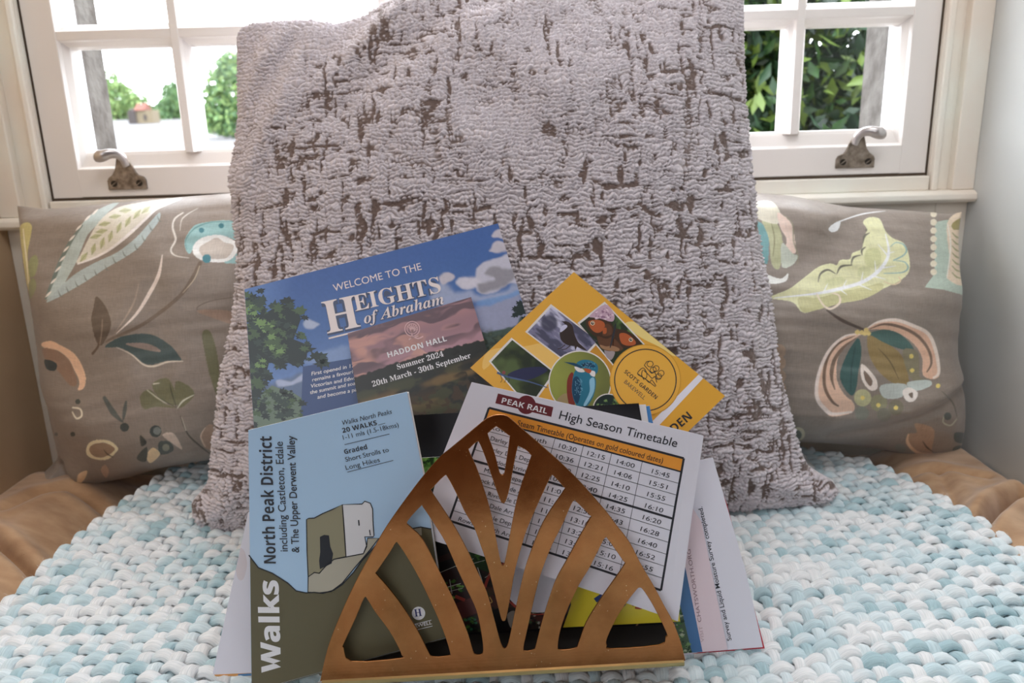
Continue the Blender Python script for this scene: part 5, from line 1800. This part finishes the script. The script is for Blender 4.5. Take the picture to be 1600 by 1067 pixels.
S.poly(W2((930, 490), (1060, 440), (1090, 540), (960, 590)), mar, 2); S.poly(W2((1000, 150), (1110, 180), (1140, 300), (1040, 260)), mat('print_ivy', (40, 62, 34), **G), 2)
S.leaves(W2((1000, 150), (1100, 180), (1110, 260), (1030, 240)), 14, 3, [fg[1], fg[2]], 42, 2.6); S.leaves(W2((860, 350), (960, 330), (980, 430), (900, 460)), 20, 3, [fg[2], fg[1], fg[0]], 43, 2.3); S.leaves(W2((980, 590), (1060, 570), (1080, 660), (1000, 665)), 24, 3, [mat('print_fern', (52, 110, 78), **G), fg[2], fg[1]], 44, 2.4)
wl = mat('print_window_line', (190, 190, 184), **G)
for a, c, w in (((890, 340), (905, 430), 1.2), ((868, 390), (960, 365), 1.2), ((868, 420), (970, 395), 0.8), ((1065, 265), (1095, 355), 1.4), ((1040, 240), (1110, 220), 0.8), ((1110, 330), (1140, 310), 0.8), ((800, 310), (1040, 210), 0.8)):
    S.stroke(W2(a, c), w, wl, 3)
S.stroke(W2((1110, 390), (1125, 345), (1145, 300)), 4.5, rd, 3); S.stroke(W2((925, 445), (985, 470)), 5, rd, 3); S.stroke(W2((1270, 440), (1300, 510)), 5, rd, 3); S.stroke(W2((1140, 450), (1155, 480), (1130, 490)), 2, mat('print_gold_scroll', (176, 140, 80), **G), 3, True)
S.poly(W2((1140, 540), (1240, 500), (1290, 560), (1290, 660), (1160, 660)), blackish, 2); S.poly(W2((1250, 560), (1300, 540), (1310, 640), (1270, 640)), mat('print_ballast', (132, 124, 116), **G), 2.4, True)
S.leaves(W2((1380, 550), (1560, 540), (1560, 650), (1380, 650)), 40, 3, [mat('print_stone_grey', (112, 108, 98), **G), mat('print_stone_pale', (168, 162, 150), **G), blackish, tl[1]], 45, 2.2)
S.poly([(890, 832), (1080, 822), (1090, 990), (878, 985), (892, 945)], mat('print_yellow', (226, 204, 62), **G), 3.5)
S.circle(840, 902, 55, mat('print_plain_white', (214, 212, 222), **G), 3.8, n=44); S.ring(840, 902, 58, 2.0, rd, 3.6)
nv = mat('print_navy', (44, 62, 120), **G)
S.text('ST', (906, 905), (938, 949), 34, nv, 4.5, style=sans_bold)
S.stroke([(988, 946), (995, 940), (1006, 944)], 3.5, rd, 4.5, True); S.stroke([(1008, 946), (1001, 950), (992, 949)], 3, rd, 4.5, True)
S.stroke([(972, 948), (977, 943)], 3, nv, 4.5)
S.build(None, label='railway leaflet of dark red carriage photos with a yellow foot, seen through the brass slots', cat='leaflet')

# --- 6 leaflets sticking out at the right
plV = Plane(0.6965, 8.2, YAW)
S = Sheet('survey_letter', plV, [(1060, 725), (1114, 715), (1134, 785), (1166, 895), (1192, 1011), (1068, 1021)], paper, 0.0004, paper, paper)
S.text('Survey and Liquid Moisture Survey completed.', (1143, 1000), (1097, 791), 6.8, ink, 2, 0, 0.008)
S.fold((1092, 1022), (1070, 700), -0.22)
S.build(None, label='white folded letter with small vertical print, sticking out right of the rack', cat='letter')
S = Sheet('red_leaflet', Plane(0.6990, 8.2, YAW), [(1066, 735), (1110, 716), (1136, 788), (1195, 1013), (1072, 1022)], mat('print_crimson', (186, 42, 58), **G), 0.0006)
S.build(None, label='red leaflet showing as a thin red edge behind the white letter', cat='leaflet')
S = Sheet('stately_house_leaflet', Plane(0.6915, 8.3, YAW), [(1048, 800), (1080, 790), (1096, 815), (1137, 1015), (1056, 1022)], paper, 0.0006, paper, paper)
G3 = lambda *p: zm(820, 820, 4.0, p)
S.base = mat('print_blush', (214, 194, 200), 0.5)
S.poly(G3((900, 200), (1000, 250), (1110, 790), (1115, 830), (900, 840)), mat('print_steel_blue', (64, 104, 150), **G), 1)
S.poly(G3((880, 300), (962, 460), (1045, 800), (1050, 840), (880, 840)), mat('print_garden_green', (66, 86, 62), **G), 1.5)
S.leaves(G3((940, 500), (975, 520), (1045, 810), (960, 810)), 50, 3.2, [fg[2], tl[2], mat('print_pale_sprig', (170, 178, 150), **G), fg[1]], 51, 2)
S.text('VISIT', *G3((1122, 730), (1108, 630)), 5.4, mat('print_dusty_pink', (182, 156, 160), **G), 3)
S.text('CHATSWORTH.ORG', *G3((1104, 604), (1034, 150)), 5.8, mat('print_mauve_ink', (136, 104, 112), **G), 3)
S.build(None, label='blush leaflet with vertical lettering and a blue strip, at the right end of the rack', cat='leaflet')

# --- 7 plain sheet sticking out on the left
S = Sheet('folded_sheet', Plane(0.6960, 8.4, YAW), [(388, 800), (640, 780), (660, 1038), (332, 1054)], paper, 0.0006, mat('print_orange_back', (206, 140, 70), **G), paper)
st = mat('tea_stain', (206, 196, 200), 0.7)
S.poly([(368, 860), (380, 858), (386, 880), (380, 905), (370, 900)], st, 0.5, True)
S.poly([(332, 1054), (331.2, 1056.5), (395, 1056), (395, 1051)], mat('print_orange_strip', (204, 146, 84), **G), 1, clip=False)
S.poly([(372, 1053), (372, 1056.5), (470, 1052), (470, 1047)], mat('print_blue_strip', (74, 120, 164), **G), 1.4, clip=False)
S.fold((500, 780), (500, 1050), -0.05)
S.build(None, label='plain white folded sheet sticking out left, behind the pale blue booklet', cat='sheet')

# --- 8 the timetable
plM = Plane(0.6785, 4.2, YAW)
TC = [(737, 597), (1097, 678), (1055, 962), (945, 926), (660, 836), (690, 715)]
S = Sheet('train_timetable', plM, TC, paper, 0.0003, paper, paper)
S.fold((690, 715), (738, 597), 0.0)
R1 = lambda *p: zm(660, 600, 3.556, p)
mr = mat('print_logo_maroon', (104, 44, 50), 0.5)
S.poly(R1((420, 52), (727, 128), (716, 182), (405, 106)), mr, 1); cxl, cyl = R1((578, 115))[0]
S.circle(cxl, cyl, 52 / 3.556, mr, 1.2)
S.text('PEAK RAIL', *R1((438, 104), (690, 165)), 8.6, white_ink, 3, style=sans_bold)
S.text('High Season Timetable', *R1((757, 192), (1406, 345)), 13.2, ink, 3, 0, 0.003)
TQ = [(764, 637), (1067, 714), (1030, 916), (702, 811)]
g_ = lambda u, v: quad_grid(TQ, u, v)
HV = 0.104
S.poly([g_(0, 0), g_(1, 0), g_(1, HV), g_(0, HV)], mat('print_table_orange', (232, 146, 56), 0.5), 1)
rows = [HV + (1 - HV) * i / 10 for i in range(11)]
cols = [0, 0.36, 0.505, 0.648, 0.803, 1.0]
for i, v in enumerate(rows):
    S.stroke([g_(0, v), g_(1, v)], 3.4 if i in (4, 10) else (2.4 if i == 0 else 0.8), ink, 2)
for i, u in enumerate(cols):
    S.stroke([g_(u, 0 if i in (0, 5) else HV), g_(u, 1)], 3.4 if i in (0, 5) else 0.8, ink, 2)
S.stroke([g_(0, 0), g_(1, 0)], 3.4, ink, 2)
S.text('Steam Timetable (Operates on gold coloured dates)', g_(0.16, 0.084), g_(0.90, 0.080), 8.6, ink, 3)
names = ['Rowsley South Depart', 'Darley Dale Arrive', 'Darley Dale Depart', 'Matlock Arrive', 'Matlock Depart', 'Matlock Riverside Arrive', 'Matlock Riverside Depart', 'Darley Dale Arrive', 'Darley Dale Depart', 'Rowsley South Arrive']
wds = [0.86, 0.74, 0.78, 0.58, 0.62, 0.95, 0.97, 0.74, 0.78, 0.86]
names[0] = 'Rowsley South'
for i, (nm, w) in enumerate(zip(names, wds)):
    v = rows[i] + 0.068
    S.text(nm, g_(0.178 - 0.17 * w + 0.006, v), g_(0.178 + 0.17 * w, v), 6.6, ink, 3)
times = [['10:30', '12:15', '14:00', '15:45'], ['10:36', '12:21', '14:06', '15:51'], ['10:40', '12:25', '14:10', '15:55'], ['10:55', '12:40', '14:25', '16:10'], ['11:05', '12:50', '14:35', '16:20'], ['11:13', '12:58', '14:43', '16:28'], ['11:25', '13:10', '14:55', '16:40'], ['11:37', '13:22', '15:07', '16:52'], ['11:40', '13:25', '15:10', '16:55'], ['11:46', '13:31', '15:16', '']]
for i, r_ in enumerate(times):
    for j, s_ in enumerate(r_):
        if s_:
            u0, u1 = cols[j + 1], cols[j + 2]
            uc = (u0 + u1) / 2
            v = rows[i] + 0.070
            S.text(s_, g_(uc - 0.044, v), g_(uc + 0.044, v), 7.0, ink, 3)
S.folds = []
S.fold((940, 640), (870, 900), -0.04)
S.fold((1120, 800), (640, 660), -0.04)
S.fold((1078, 670), (1040, 960), -0.12)
S.build(None, label='white train timetable sheet with an orange header row, behind the top of the brass fan', cat='timetable')

# --- 9 the walks booklet
plW = Plane(0.6705, 3.0, YAW)
WB = [(388, 672), (636, 612), (662, 744), (684, 893), (698, 996), (393, 1080)]
wk = empty('walks_booklet', tuple(plW.world(plW.uv(540, 1040)[None], np.zeros(1))[0]))
tag(wk, 'pale blue walks booklet with a drawn ruin and olive ground, left in the brass rack', 'booklet')
bpy.context.view_layer.update()
S = Sheet('front_cover', plW, WB, mat('print_pale_blue', (168, 196, 226), 0.45, spec=0.35), 0.0005, page_m, page_m)
wk_i = mat('print_line_black', (42, 44, 50), 0.5)
X2 = lambda *p: zm(360, 600, 2.286, p)
olive = mat('print_olive', (98, 92, 70), 0.5)
gl_ = X2((40, 590), (68, 612), (100, 655), (150, 675), (205, 710), (235, 738), (270, 745), (300, 743), (330, 747), (370, 735), (400, 715), (440, 672), (470, 630), (520, 575), (560, 545), (600, 525), (640, 517), (680, 510), (718, 517), (760, 520), (800, 1000), (60, 1200), (30, 1100))
S.poly(gl_, olive, 1)
S.stroke(X2((66, 610), (100, 655), (150, 675), (205, 710), (235, 738), (270, 745), (300, 743), (330, 747), (370, 735), (400, 715), (440, 672), (470, 630), (520, 575), (560, 545), (600, 525), (640, 517), (680, 510), (718, 517)), 1.8, wk_i, 4)
lf_ = X2((272, 483), (280, 479), (300, 478), (330, 462), (365, 447), (400, 430), (407, 520), (413, 615), (370, 625), (340, 650), (318, 675), (300, 672), (278, 688), (274, 600))
S.poly(lf_, mat('print_ruin_stone', (142, 136, 112), 0.5), 2)
rt_ = X2((400, 430), (470, 428), (480, 418), (500, 425), (508, 445), (510, 500), (513, 540), (510, 545), (480, 545), (487, 580), (475, 605), (413, 617))
S.poly(rt_, mat('print_ruin_light', (208, 206, 208), 0.5), 2)
rb = X2((278, 688), (300, 672), (318, 675), (340, 650), (370, 625), (413, 617), (475, 605), (487, 575), (490, 550), (530, 550), (500, 590), (440, 660), (400, 710), (360, 740), (320, 745), (277, 742))
S.poly(rb, mat('print_rubble', (172, 166, 150), 0.5), 2)
S.poly(X2((640, 517), (682, 510), (684, 540), (655, 535)), mat('print_rubble', (0, 0, 0)), 2)
for q in (lf_, rt_, rb):
    S.stroke(q, 1.6, wk_i, 4, closed=True)
S.poly(X2((320, 545), (335, 538), (352, 540), (357, 580), (367, 605), (362, 640), (320, 660), (317, 630), (321, 600)), wk_i, 4)
S.stroke(X2((458, 485), (460, 505)), 2, wk_i, 4); S.stroke(X2((497, 520), (500, 540)), 1.6, wk_i, 4)
dk_ = mat('print_slate_ink', (58, 60, 66), 0.5)
S.text('North Peak District', *X2((163, 640), (147, 186)), 18.5, dk_, 5, style=sans_bold)
S.text('including Castleton, Edale', *X2((205, 597), (187, 205)), 11.8, dk_, 5, 0, 0.004)
S.text('& The Upper Derwent Valley', *X2((246, 601), (229, 184)), 11.8, dk_, 5, 0, 0.010)
S.text('Walks', *X2((180, 1030), (170, 700)), 30, white_ink, 5, 0, 0.02, style=sans_bold)
S.text('Walks North Peaks', *X2((399, 147), (577, 105)), 7.2, dk_, 5, 0.2); S.text('20 WALKS', *X2((402, 174), (525, 145)), 7.4, dk_, 5, style=sans_bold); S.text('1-11 mls (1.5-18kms)', *X2((404, 198), (602, 152)), 7.0, dk_, 5)
S.stroke(X2((528, 146), (553, 139)), 0.8, dk_, 5); S.stroke(X2((408, 216), (568, 178)), 0.9, dk_, 5); S.stroke(X2((418, 314), (582, 272)), 0.9, dk_, 5)
S.text('Graded', *X2((409, 250), (490, 231)), 7.4, dk_, 5, style=sans_bold); S.text('Short Strolls to', *X2((413, 277), (567, 241)), 7.2, dk_, 5); S.text('Long Hikes', *X2((414, 306), (535, 277)), 7.2, dk_, 5)
hx_, hy_ = X2((672, 818))[0]
S.circle(hx_, hy_, 10.4, white_ink, 4, n=36)
S.text('H', (hx_ - 5.5, hy_ + 5.4), (hx_ + 5.7, hy_ + 3.8), 11.5, mat('print_indigo', (60, 64, 110), 0.5), 5, style=serif_bold)
S.text('HALLEWELL', *X2((612, 881), (720, 856)), 5.2, white_ink, 5, 0.15, 0.01)
S.stroke(X2((610, 868), (718, 842)), 0.8, white_ink, 5); S.stroke(X2((616, 889), (722, 863)), 0.8, white_ink, 5)
S.build(wk)
S = Sheet('pages', Plane(0.6714, 3.0, YAW), [(390, 672), (638.5, 613), (664, 744), (686, 893), (699.5, 995), (394, 1080)], page_m, 0.0018)
S.build(wk)
S = Sheet('back_cover', Plane(0.6736, 3.0, YAW), [(390, 671), (638.5, 612), (665, 744), (687, 893), (700, 997), (394, 1081)], olive, 0.0005)
S.build(wk)
bpy.data.objects.remove(_fo)

# ------------------------------------------------------------------ brass rack with a fan of cut-out rays
brass = bpy.data.materials.new('tarnished_brass')
brass.use_nodes = True
n, l, bs = nodes_of(brass)
bs.inputs['Metallic'].default_value = 1.0
tc = n.new('ShaderNodeTexCoord')
nz = n.new('ShaderNodeTexNoise'); nz.inputs['Scale'].default_value = 26; nz.inputs['Detail'].default_value = 7; nz.inputs['Roughness'].default_value = 0.65
cr = n.new('ShaderNodeValToRGB')
cr.color_ramp.elements[0].position = 0.3; cr.color_ramp.elements[0].color = (0.33, 0.130, 0.045, 1)
cr.color_ramp.elements[1].position = 0.7; cr.color_ramp.elements[1].color = (0.47, 0.205, 0.078, 1)
vo = n.new('ShaderNodeTexVoronoi'); vo.inputs['Scale'].default_value = 210; vo.feature = 'F1'
nz2 = n.new('ShaderNodeTexNoise'); nz2.inputs['Scale'].default_value = 34; nz2.inputs['Detail'].default_value = 3
sp = n.new('ShaderNodeMath'); sp.operation = 'LESS_THAN'; sp.inputs[1].default_value = 0.085
sp2 = n.new('ShaderNodeMath'); sp2.operation = 'GREATER_THAN'; sp2.inputs[1].default_value = 0.57
sp3 = n.new('ShaderNodeMath'); sp3.operation = 'MULTIPLY'
mxc = n.new('ShaderNodeMixRGB'); mxc.inputs[2].default_value = (0.86, 0.66, 0.42, 1)
rr_ = n.new('ShaderNodeMapRange'); rr_.inputs['To Min'].default_value = 0.15; rr_.inputs['To Max'].default_value = 0.28
for t_ in (nz, vo, nz2):
    l.new(tc.outputs['Object'], t_.inputs['Vector'])
l.new(nz.outputs['Fac'], cr.inputs[0]); l.new(vo.outputs['Distance'], sp.inputs[0]); l.new(nz2.outputs['Fac'], sp2.inputs[0])
l.new(sp.outputs[0], sp3.inputs[0]); l.new(sp2.outputs[0], sp3.inputs[1])
l.new(sp3.outputs[0], mxc.inputs[0]); l.new(cr.outputs[0], mxc.inputs[1]); l.new(mxc.outputs[0], bs.inputs['Base Color'])
l.new(nz.outputs['Fac'], rr_.inputs['Value']); l.new(rr_.outputs[0], bs.inputs['Roughness'])
add_bump(brass, 55, 0.06, 0.002)

plR_ = Plane(0.6628, 0.0, YAW)
OUT = [(505, 1049), (515, 1005), (535, 955), (557.5, 907), (580, 865), (606, 820), (649, 760), (684, 718), (705, 700), (734, 676), (758, 656), (768, 650.5), (778, 648), (788, 649), (797, 654), (817.5, 672), (843, 694), (868, 716), (888, 735), (907, 754), (944, 796), (963, 821), (983, 847), (1000, 880), (1020, 914), (1035, 942), (1048, 965), (1056, 984), (1061, 1000), (1064.5, 1018)]
HOLES = [
    [(569, 933), (575, 936), (587.5, 955), (610, 983), (624, 1005), (629, 1015), (627, 1020), (551, 1024.5), (537.5, 1006), (538, 1000), (555, 965)],
    [(617.5, 847.5), (624, 850), (650, 892), (672.5, 937), (692.5, 980), (704, 1011), (701, 1016), (677, 1017.5), (669, 1010), (652.5, 982), (627.5, 945), (604, 915), (587.5, 896), (589, 891), (610, 860)],
    [(657, 790), (662, 792), (682, 822), (697.5, 848), (715, 888), (730, 920), (745, 952), (752.5, 984), (755.5, 1008), (751, 1014), (743, 1014), (738, 1008), (730, 985), (710, 940), (687.5, 895), (660, 842), (640, 822), (636, 814)],
    [(694, 742.5), (700, 745), (714, 771), (727.5, 800), (741, 822), (752, 852), (762, 882), (775, 932), (783, 962), (786.5, 967), (790.5, 962), (797, 930), (804, 890), (815, 850), (823, 825), (840, 786), (857, 749), (861, 742), (866, 743), (881, 760), (882, 765), (860, 797), (843, 828), (823, 881), (812, 925), (802, 968), (795, 996), (788, 1006), (781, 997), (772, 967), (760, 925), (745, 892), (730, 860), (712, 826), (694, 798), (673.5, 767), (675, 762)],
    [(745, 689), (750, 692), (759, 714), (772, 752), (782, 780), (786, 785), (789.5, 782), (795, 764), (801.7, 728), (808, 698), (812, 697), (822, 702), (830, 710), (829.5, 716), (813, 764), (804, 800), (794, 855), (789, 879), (785.5, 883), (782, 879), (776, 850), (768, 808), (757, 768), (743, 728), (732, 704), (734, 699)],
    [(773.6, 666), (777, 666), (795, 679), (797, 684), (791, 725), (788.5, 739), (785, 742), (780, 738), (772, 708), (762, 680), (763, 675)],
    [(897, 781), (900, 782), (922, 804), (923, 808), (905, 839), (885, 876), (871, 901), (861, 927), (845, 975), (837, 1001), (833, 1007), (820, 1009), (816.5, 1004), (824, 975), (838, 918), (847, 888), (862, 850), (876.5, 822), (892, 787)],
    [(946, 839), (949, 840), (974, 875), (976, 881), (957, 909), (934, 941), (915, 970), (903, 997), (897, 1004.5), (874, 1007), (869.5, 1002), (875, 977), (888, 945), (906, 909), (918, 890), (933, 861), (942, 843)],
    [(998, 917), (1003, 918), (1012, 930), (1025, 952), (1040, 983), (1038, 989), (1027, 999.5), (952, 1005), (945.5, 1000), (946, 991), (962, 962), (980, 937), (994, 920)],
]


def plate(name, pl, bend, parent, label=None):
    cu = bpy.data.curves.new(name, 'CURVE')
    cu.dimensions = '2D'
    cu.fill_mode = 'BOTH'
    uv0 = np.array(pl.uv(785, 1030))
    for lp in [OUT] + HOLES:
        p = catmull([pl.uv(*c) - uv0 for c in lp], 3, True) if lp is not OUT else np.array([pl.uv(*c) - uv0 for c in lp])
        if lp is OUT:
            q = catmull(p, 4)
            p = q
        sp_ = cu.splines.new('POLY')
        sp_.points.add(len(p) - 1)
        for k, c in enumerate(p):
            sp_.points[k].co = (c[0], c[1], 0, 1)
        sp_.use_cyclic_u = True
    cu.extrude = 0.0003
    cu.bevel_depth = 0.0005
    cu.bevel_resolution = 2
    tmp = bpy.data.objects.new(name, cu)
    COL.objects.link(tmp)
    dg = bpy.context.evaluated_depsgraph_get()
    me = bpy.data.meshes.new_from_object(tmp.evaluated_get(dg))
    bpy.data.objects.remove(tmp)
    me.name = name
    bm = bmesh.new()
    bm.from_mesh(me)
    for z in np.arange(0.002, 0.092, 0.003):
        bmesh.ops.bisect_plane(bm, geom=bm.verts[:] + bm.edges[:] + bm.faces[:], plane_co=(0, z, 0), plane_no=(0, 1, 0))
    bmesh.ops.triangulate(bm, faces=[f for f in bm.faces if len(f.verts) > 4])
    for v in bm.verts:
        x, y, z = v.co
        out_ = bend(y)
        v.co = (x, -z - out_, y)
    bm.normal_update()
    for f in bm.faces:
        f.smooth = False
    bm.to_mesh(me)
    bm.free()
    me.materials.clear()
    me.materials.append(brass)
    o = bpy.data.objects.new(name, me)
    COL.objects.link(o)
    M = pl.matrix()
    P = pl.world(uv0[None], np.zeros(1))[0]
    for i in range(3):
        M[i][3] = P[i]
    o.parent = parent
    o.matrix_basis = parent.matrix_basis.inverted() @ M
    return o


rack = empty('letter_rack', tuple(plR_.world(plR_.uv(785, 1034)[None], np.zeros(1))[0]))
tag(rack, 'brass letter rack with a fan of pierced rays, holding the leaflets', 'letter rack')
bpy.context.view_layer.update()
# the foot of the plate sweeps gently outwards
plate('front_plate', plR_, lambda z: 0.013 * max(0.0, 1 - (z + 0.004) / 0.090) ** 2.4 if z < 0.086 else 0.0, rack)
plBk = Plane(0.7470, 4.0, YAW)
# back plate: same outline shifted to the rear of the tray
dark_brass = brass


def back_plate():
    pts = [np.array(plR_.uv(*c)) for c in OUT]
    uvc = np.array(plR_.uv(785, 1030))
    q = MB()
    v = [(p[0] - uvc[0], 0.0, (p[1] - uvc[1]) * 0.8) for p in pts]
    nn_ = len(v)
    vv = v + [(a, 0.0012, c) for a, _, c in v]
    q.add(vv, [tuple(range(nn_)), tuple(range(2 * nn_ - 1, nn_ - 1, -1))] + [(i, (i + 1) % nn_, nn_ + (i + 1) % nn_, nn_ + i) for i in range(nn_)], brass)
    o = q.build('back_plate')
    o.parent = rack
    M = plBk.matrix()
    P = plR_.world(uvc[None], np.zeros(1))[0] + np.array([0, 0.094, 0])
    for i in range(3):
        M[i][3] = P[i]
    o.matrix_basis = rack.matrix_basis.inverted() @ M
    return o


back_plate()
tr = MB()
pa = plR_.world(np.array([plR_.uv(507, 1048)]), np.zeros(1))[0]
pb = plR_.world(np.array([plR_.uv(1063, 1018)]), np.zeros(1))[0]
dirv = (pb - pa); dirv[2] = 0
bk = np.array([-dirv[1], dirv[0], 0]) / np.linalg.norm(dirv)
foot = mat('matte_black', (26, 22, 20), 0.9)
V0 = []
for z in (-0.0030, -0.0018):
    for p, d in ((pa, -0.013), (pb, -0.013), (pb, 0.094), (pa, 0.094)):
        w = p + bk * d
        V0.append((w[0], w[1], pa[2] * 0 + z + 0.5 * (pa[2] + pb[2])))
tr.add(V0, [(3, 2, 1, 0), (4, 5, 6, 7), (0, 1, 5, 4), (1, 2, 6, 5), (2, 3, 7, 6), (3, 0, 4, 7)], brass)
edge_m = bpy.data.materials.new('worn_brass_edge')
edge_m.use_nodes = True
eb = edge_m.node_tree.nodes['Principled BSDF']
eb.inputs['Base Color'].default_value = (0.52, 0.42, 0.20, 1); eb.inputs['Metallic'].default_value = 0.9; eb.inputs['Roughness'].default_value = 0.38
lip = MB()
V2 = []
zm_ = 0.5 * (pa[2] + pb[2])
for p in (pa, pb):
    for d, z in ((-0.0155, -0.0048), (-0.0162, -0.0030), (-0.0158, -0.0004), (-0.0130, 0.0002), (-0.0115, -0.0048)):
        w = p + bk * d
        V2.append((w[0], w[1], z + zm_))
lip.add(V2, [(0, 1, 2, 3, 4), (9, 8, 7, 6, 5)] + [(i, (i + 1) % 5, 5 + (i + 1) % 5, 5 + i) for i in range(5)], edge_m)
lip.build('front_lip', rack)['label'] = 'pale worn brass edge'
tr.build('tray', rack)
fl = MB()  # added black sheet, keeps the tray from reflecting through the slots
V1 = []
for z in (-0.0017, -0.0009):
    for p, d in ((pa, 0.001), (pb, 0.001), (pb, 0.092), (pa, 0.092)):
        w = p + bk * d
        V1.append((w[0], w[1], z + 0.5 * (pa[2] + pb[2])))
fl.add(V1, [(3, 2, 1, 0), (4, 5, 6, 7), (0, 1, 5, 4), (1, 2, 6, 5), (2, 3, 7, 6), (3, 0, 4, 7)], foot)
fl.build('tray_blackout', rack)['label'] = 'added black sheet over the tray'
for fx, fd in ((0.08, 0.034), (0.92, 0.034), (0.06, 0.082), (0.94, 0.082)):
    c = pa + dirv * fx + bk * fd
    zt = 0.5 * (pa[2] + pb[2]) - 0.003
    ft = MB()
    ft.prism([(c[0] + 0.008 * math.cos(2 * math.pi * k / 16), c[1] + 0.008 * math.sin(2 * math.pi * k / 16)) for k in range(16)], 'z', -0.0300, zt, foot)
    ft.build('foot', rack)
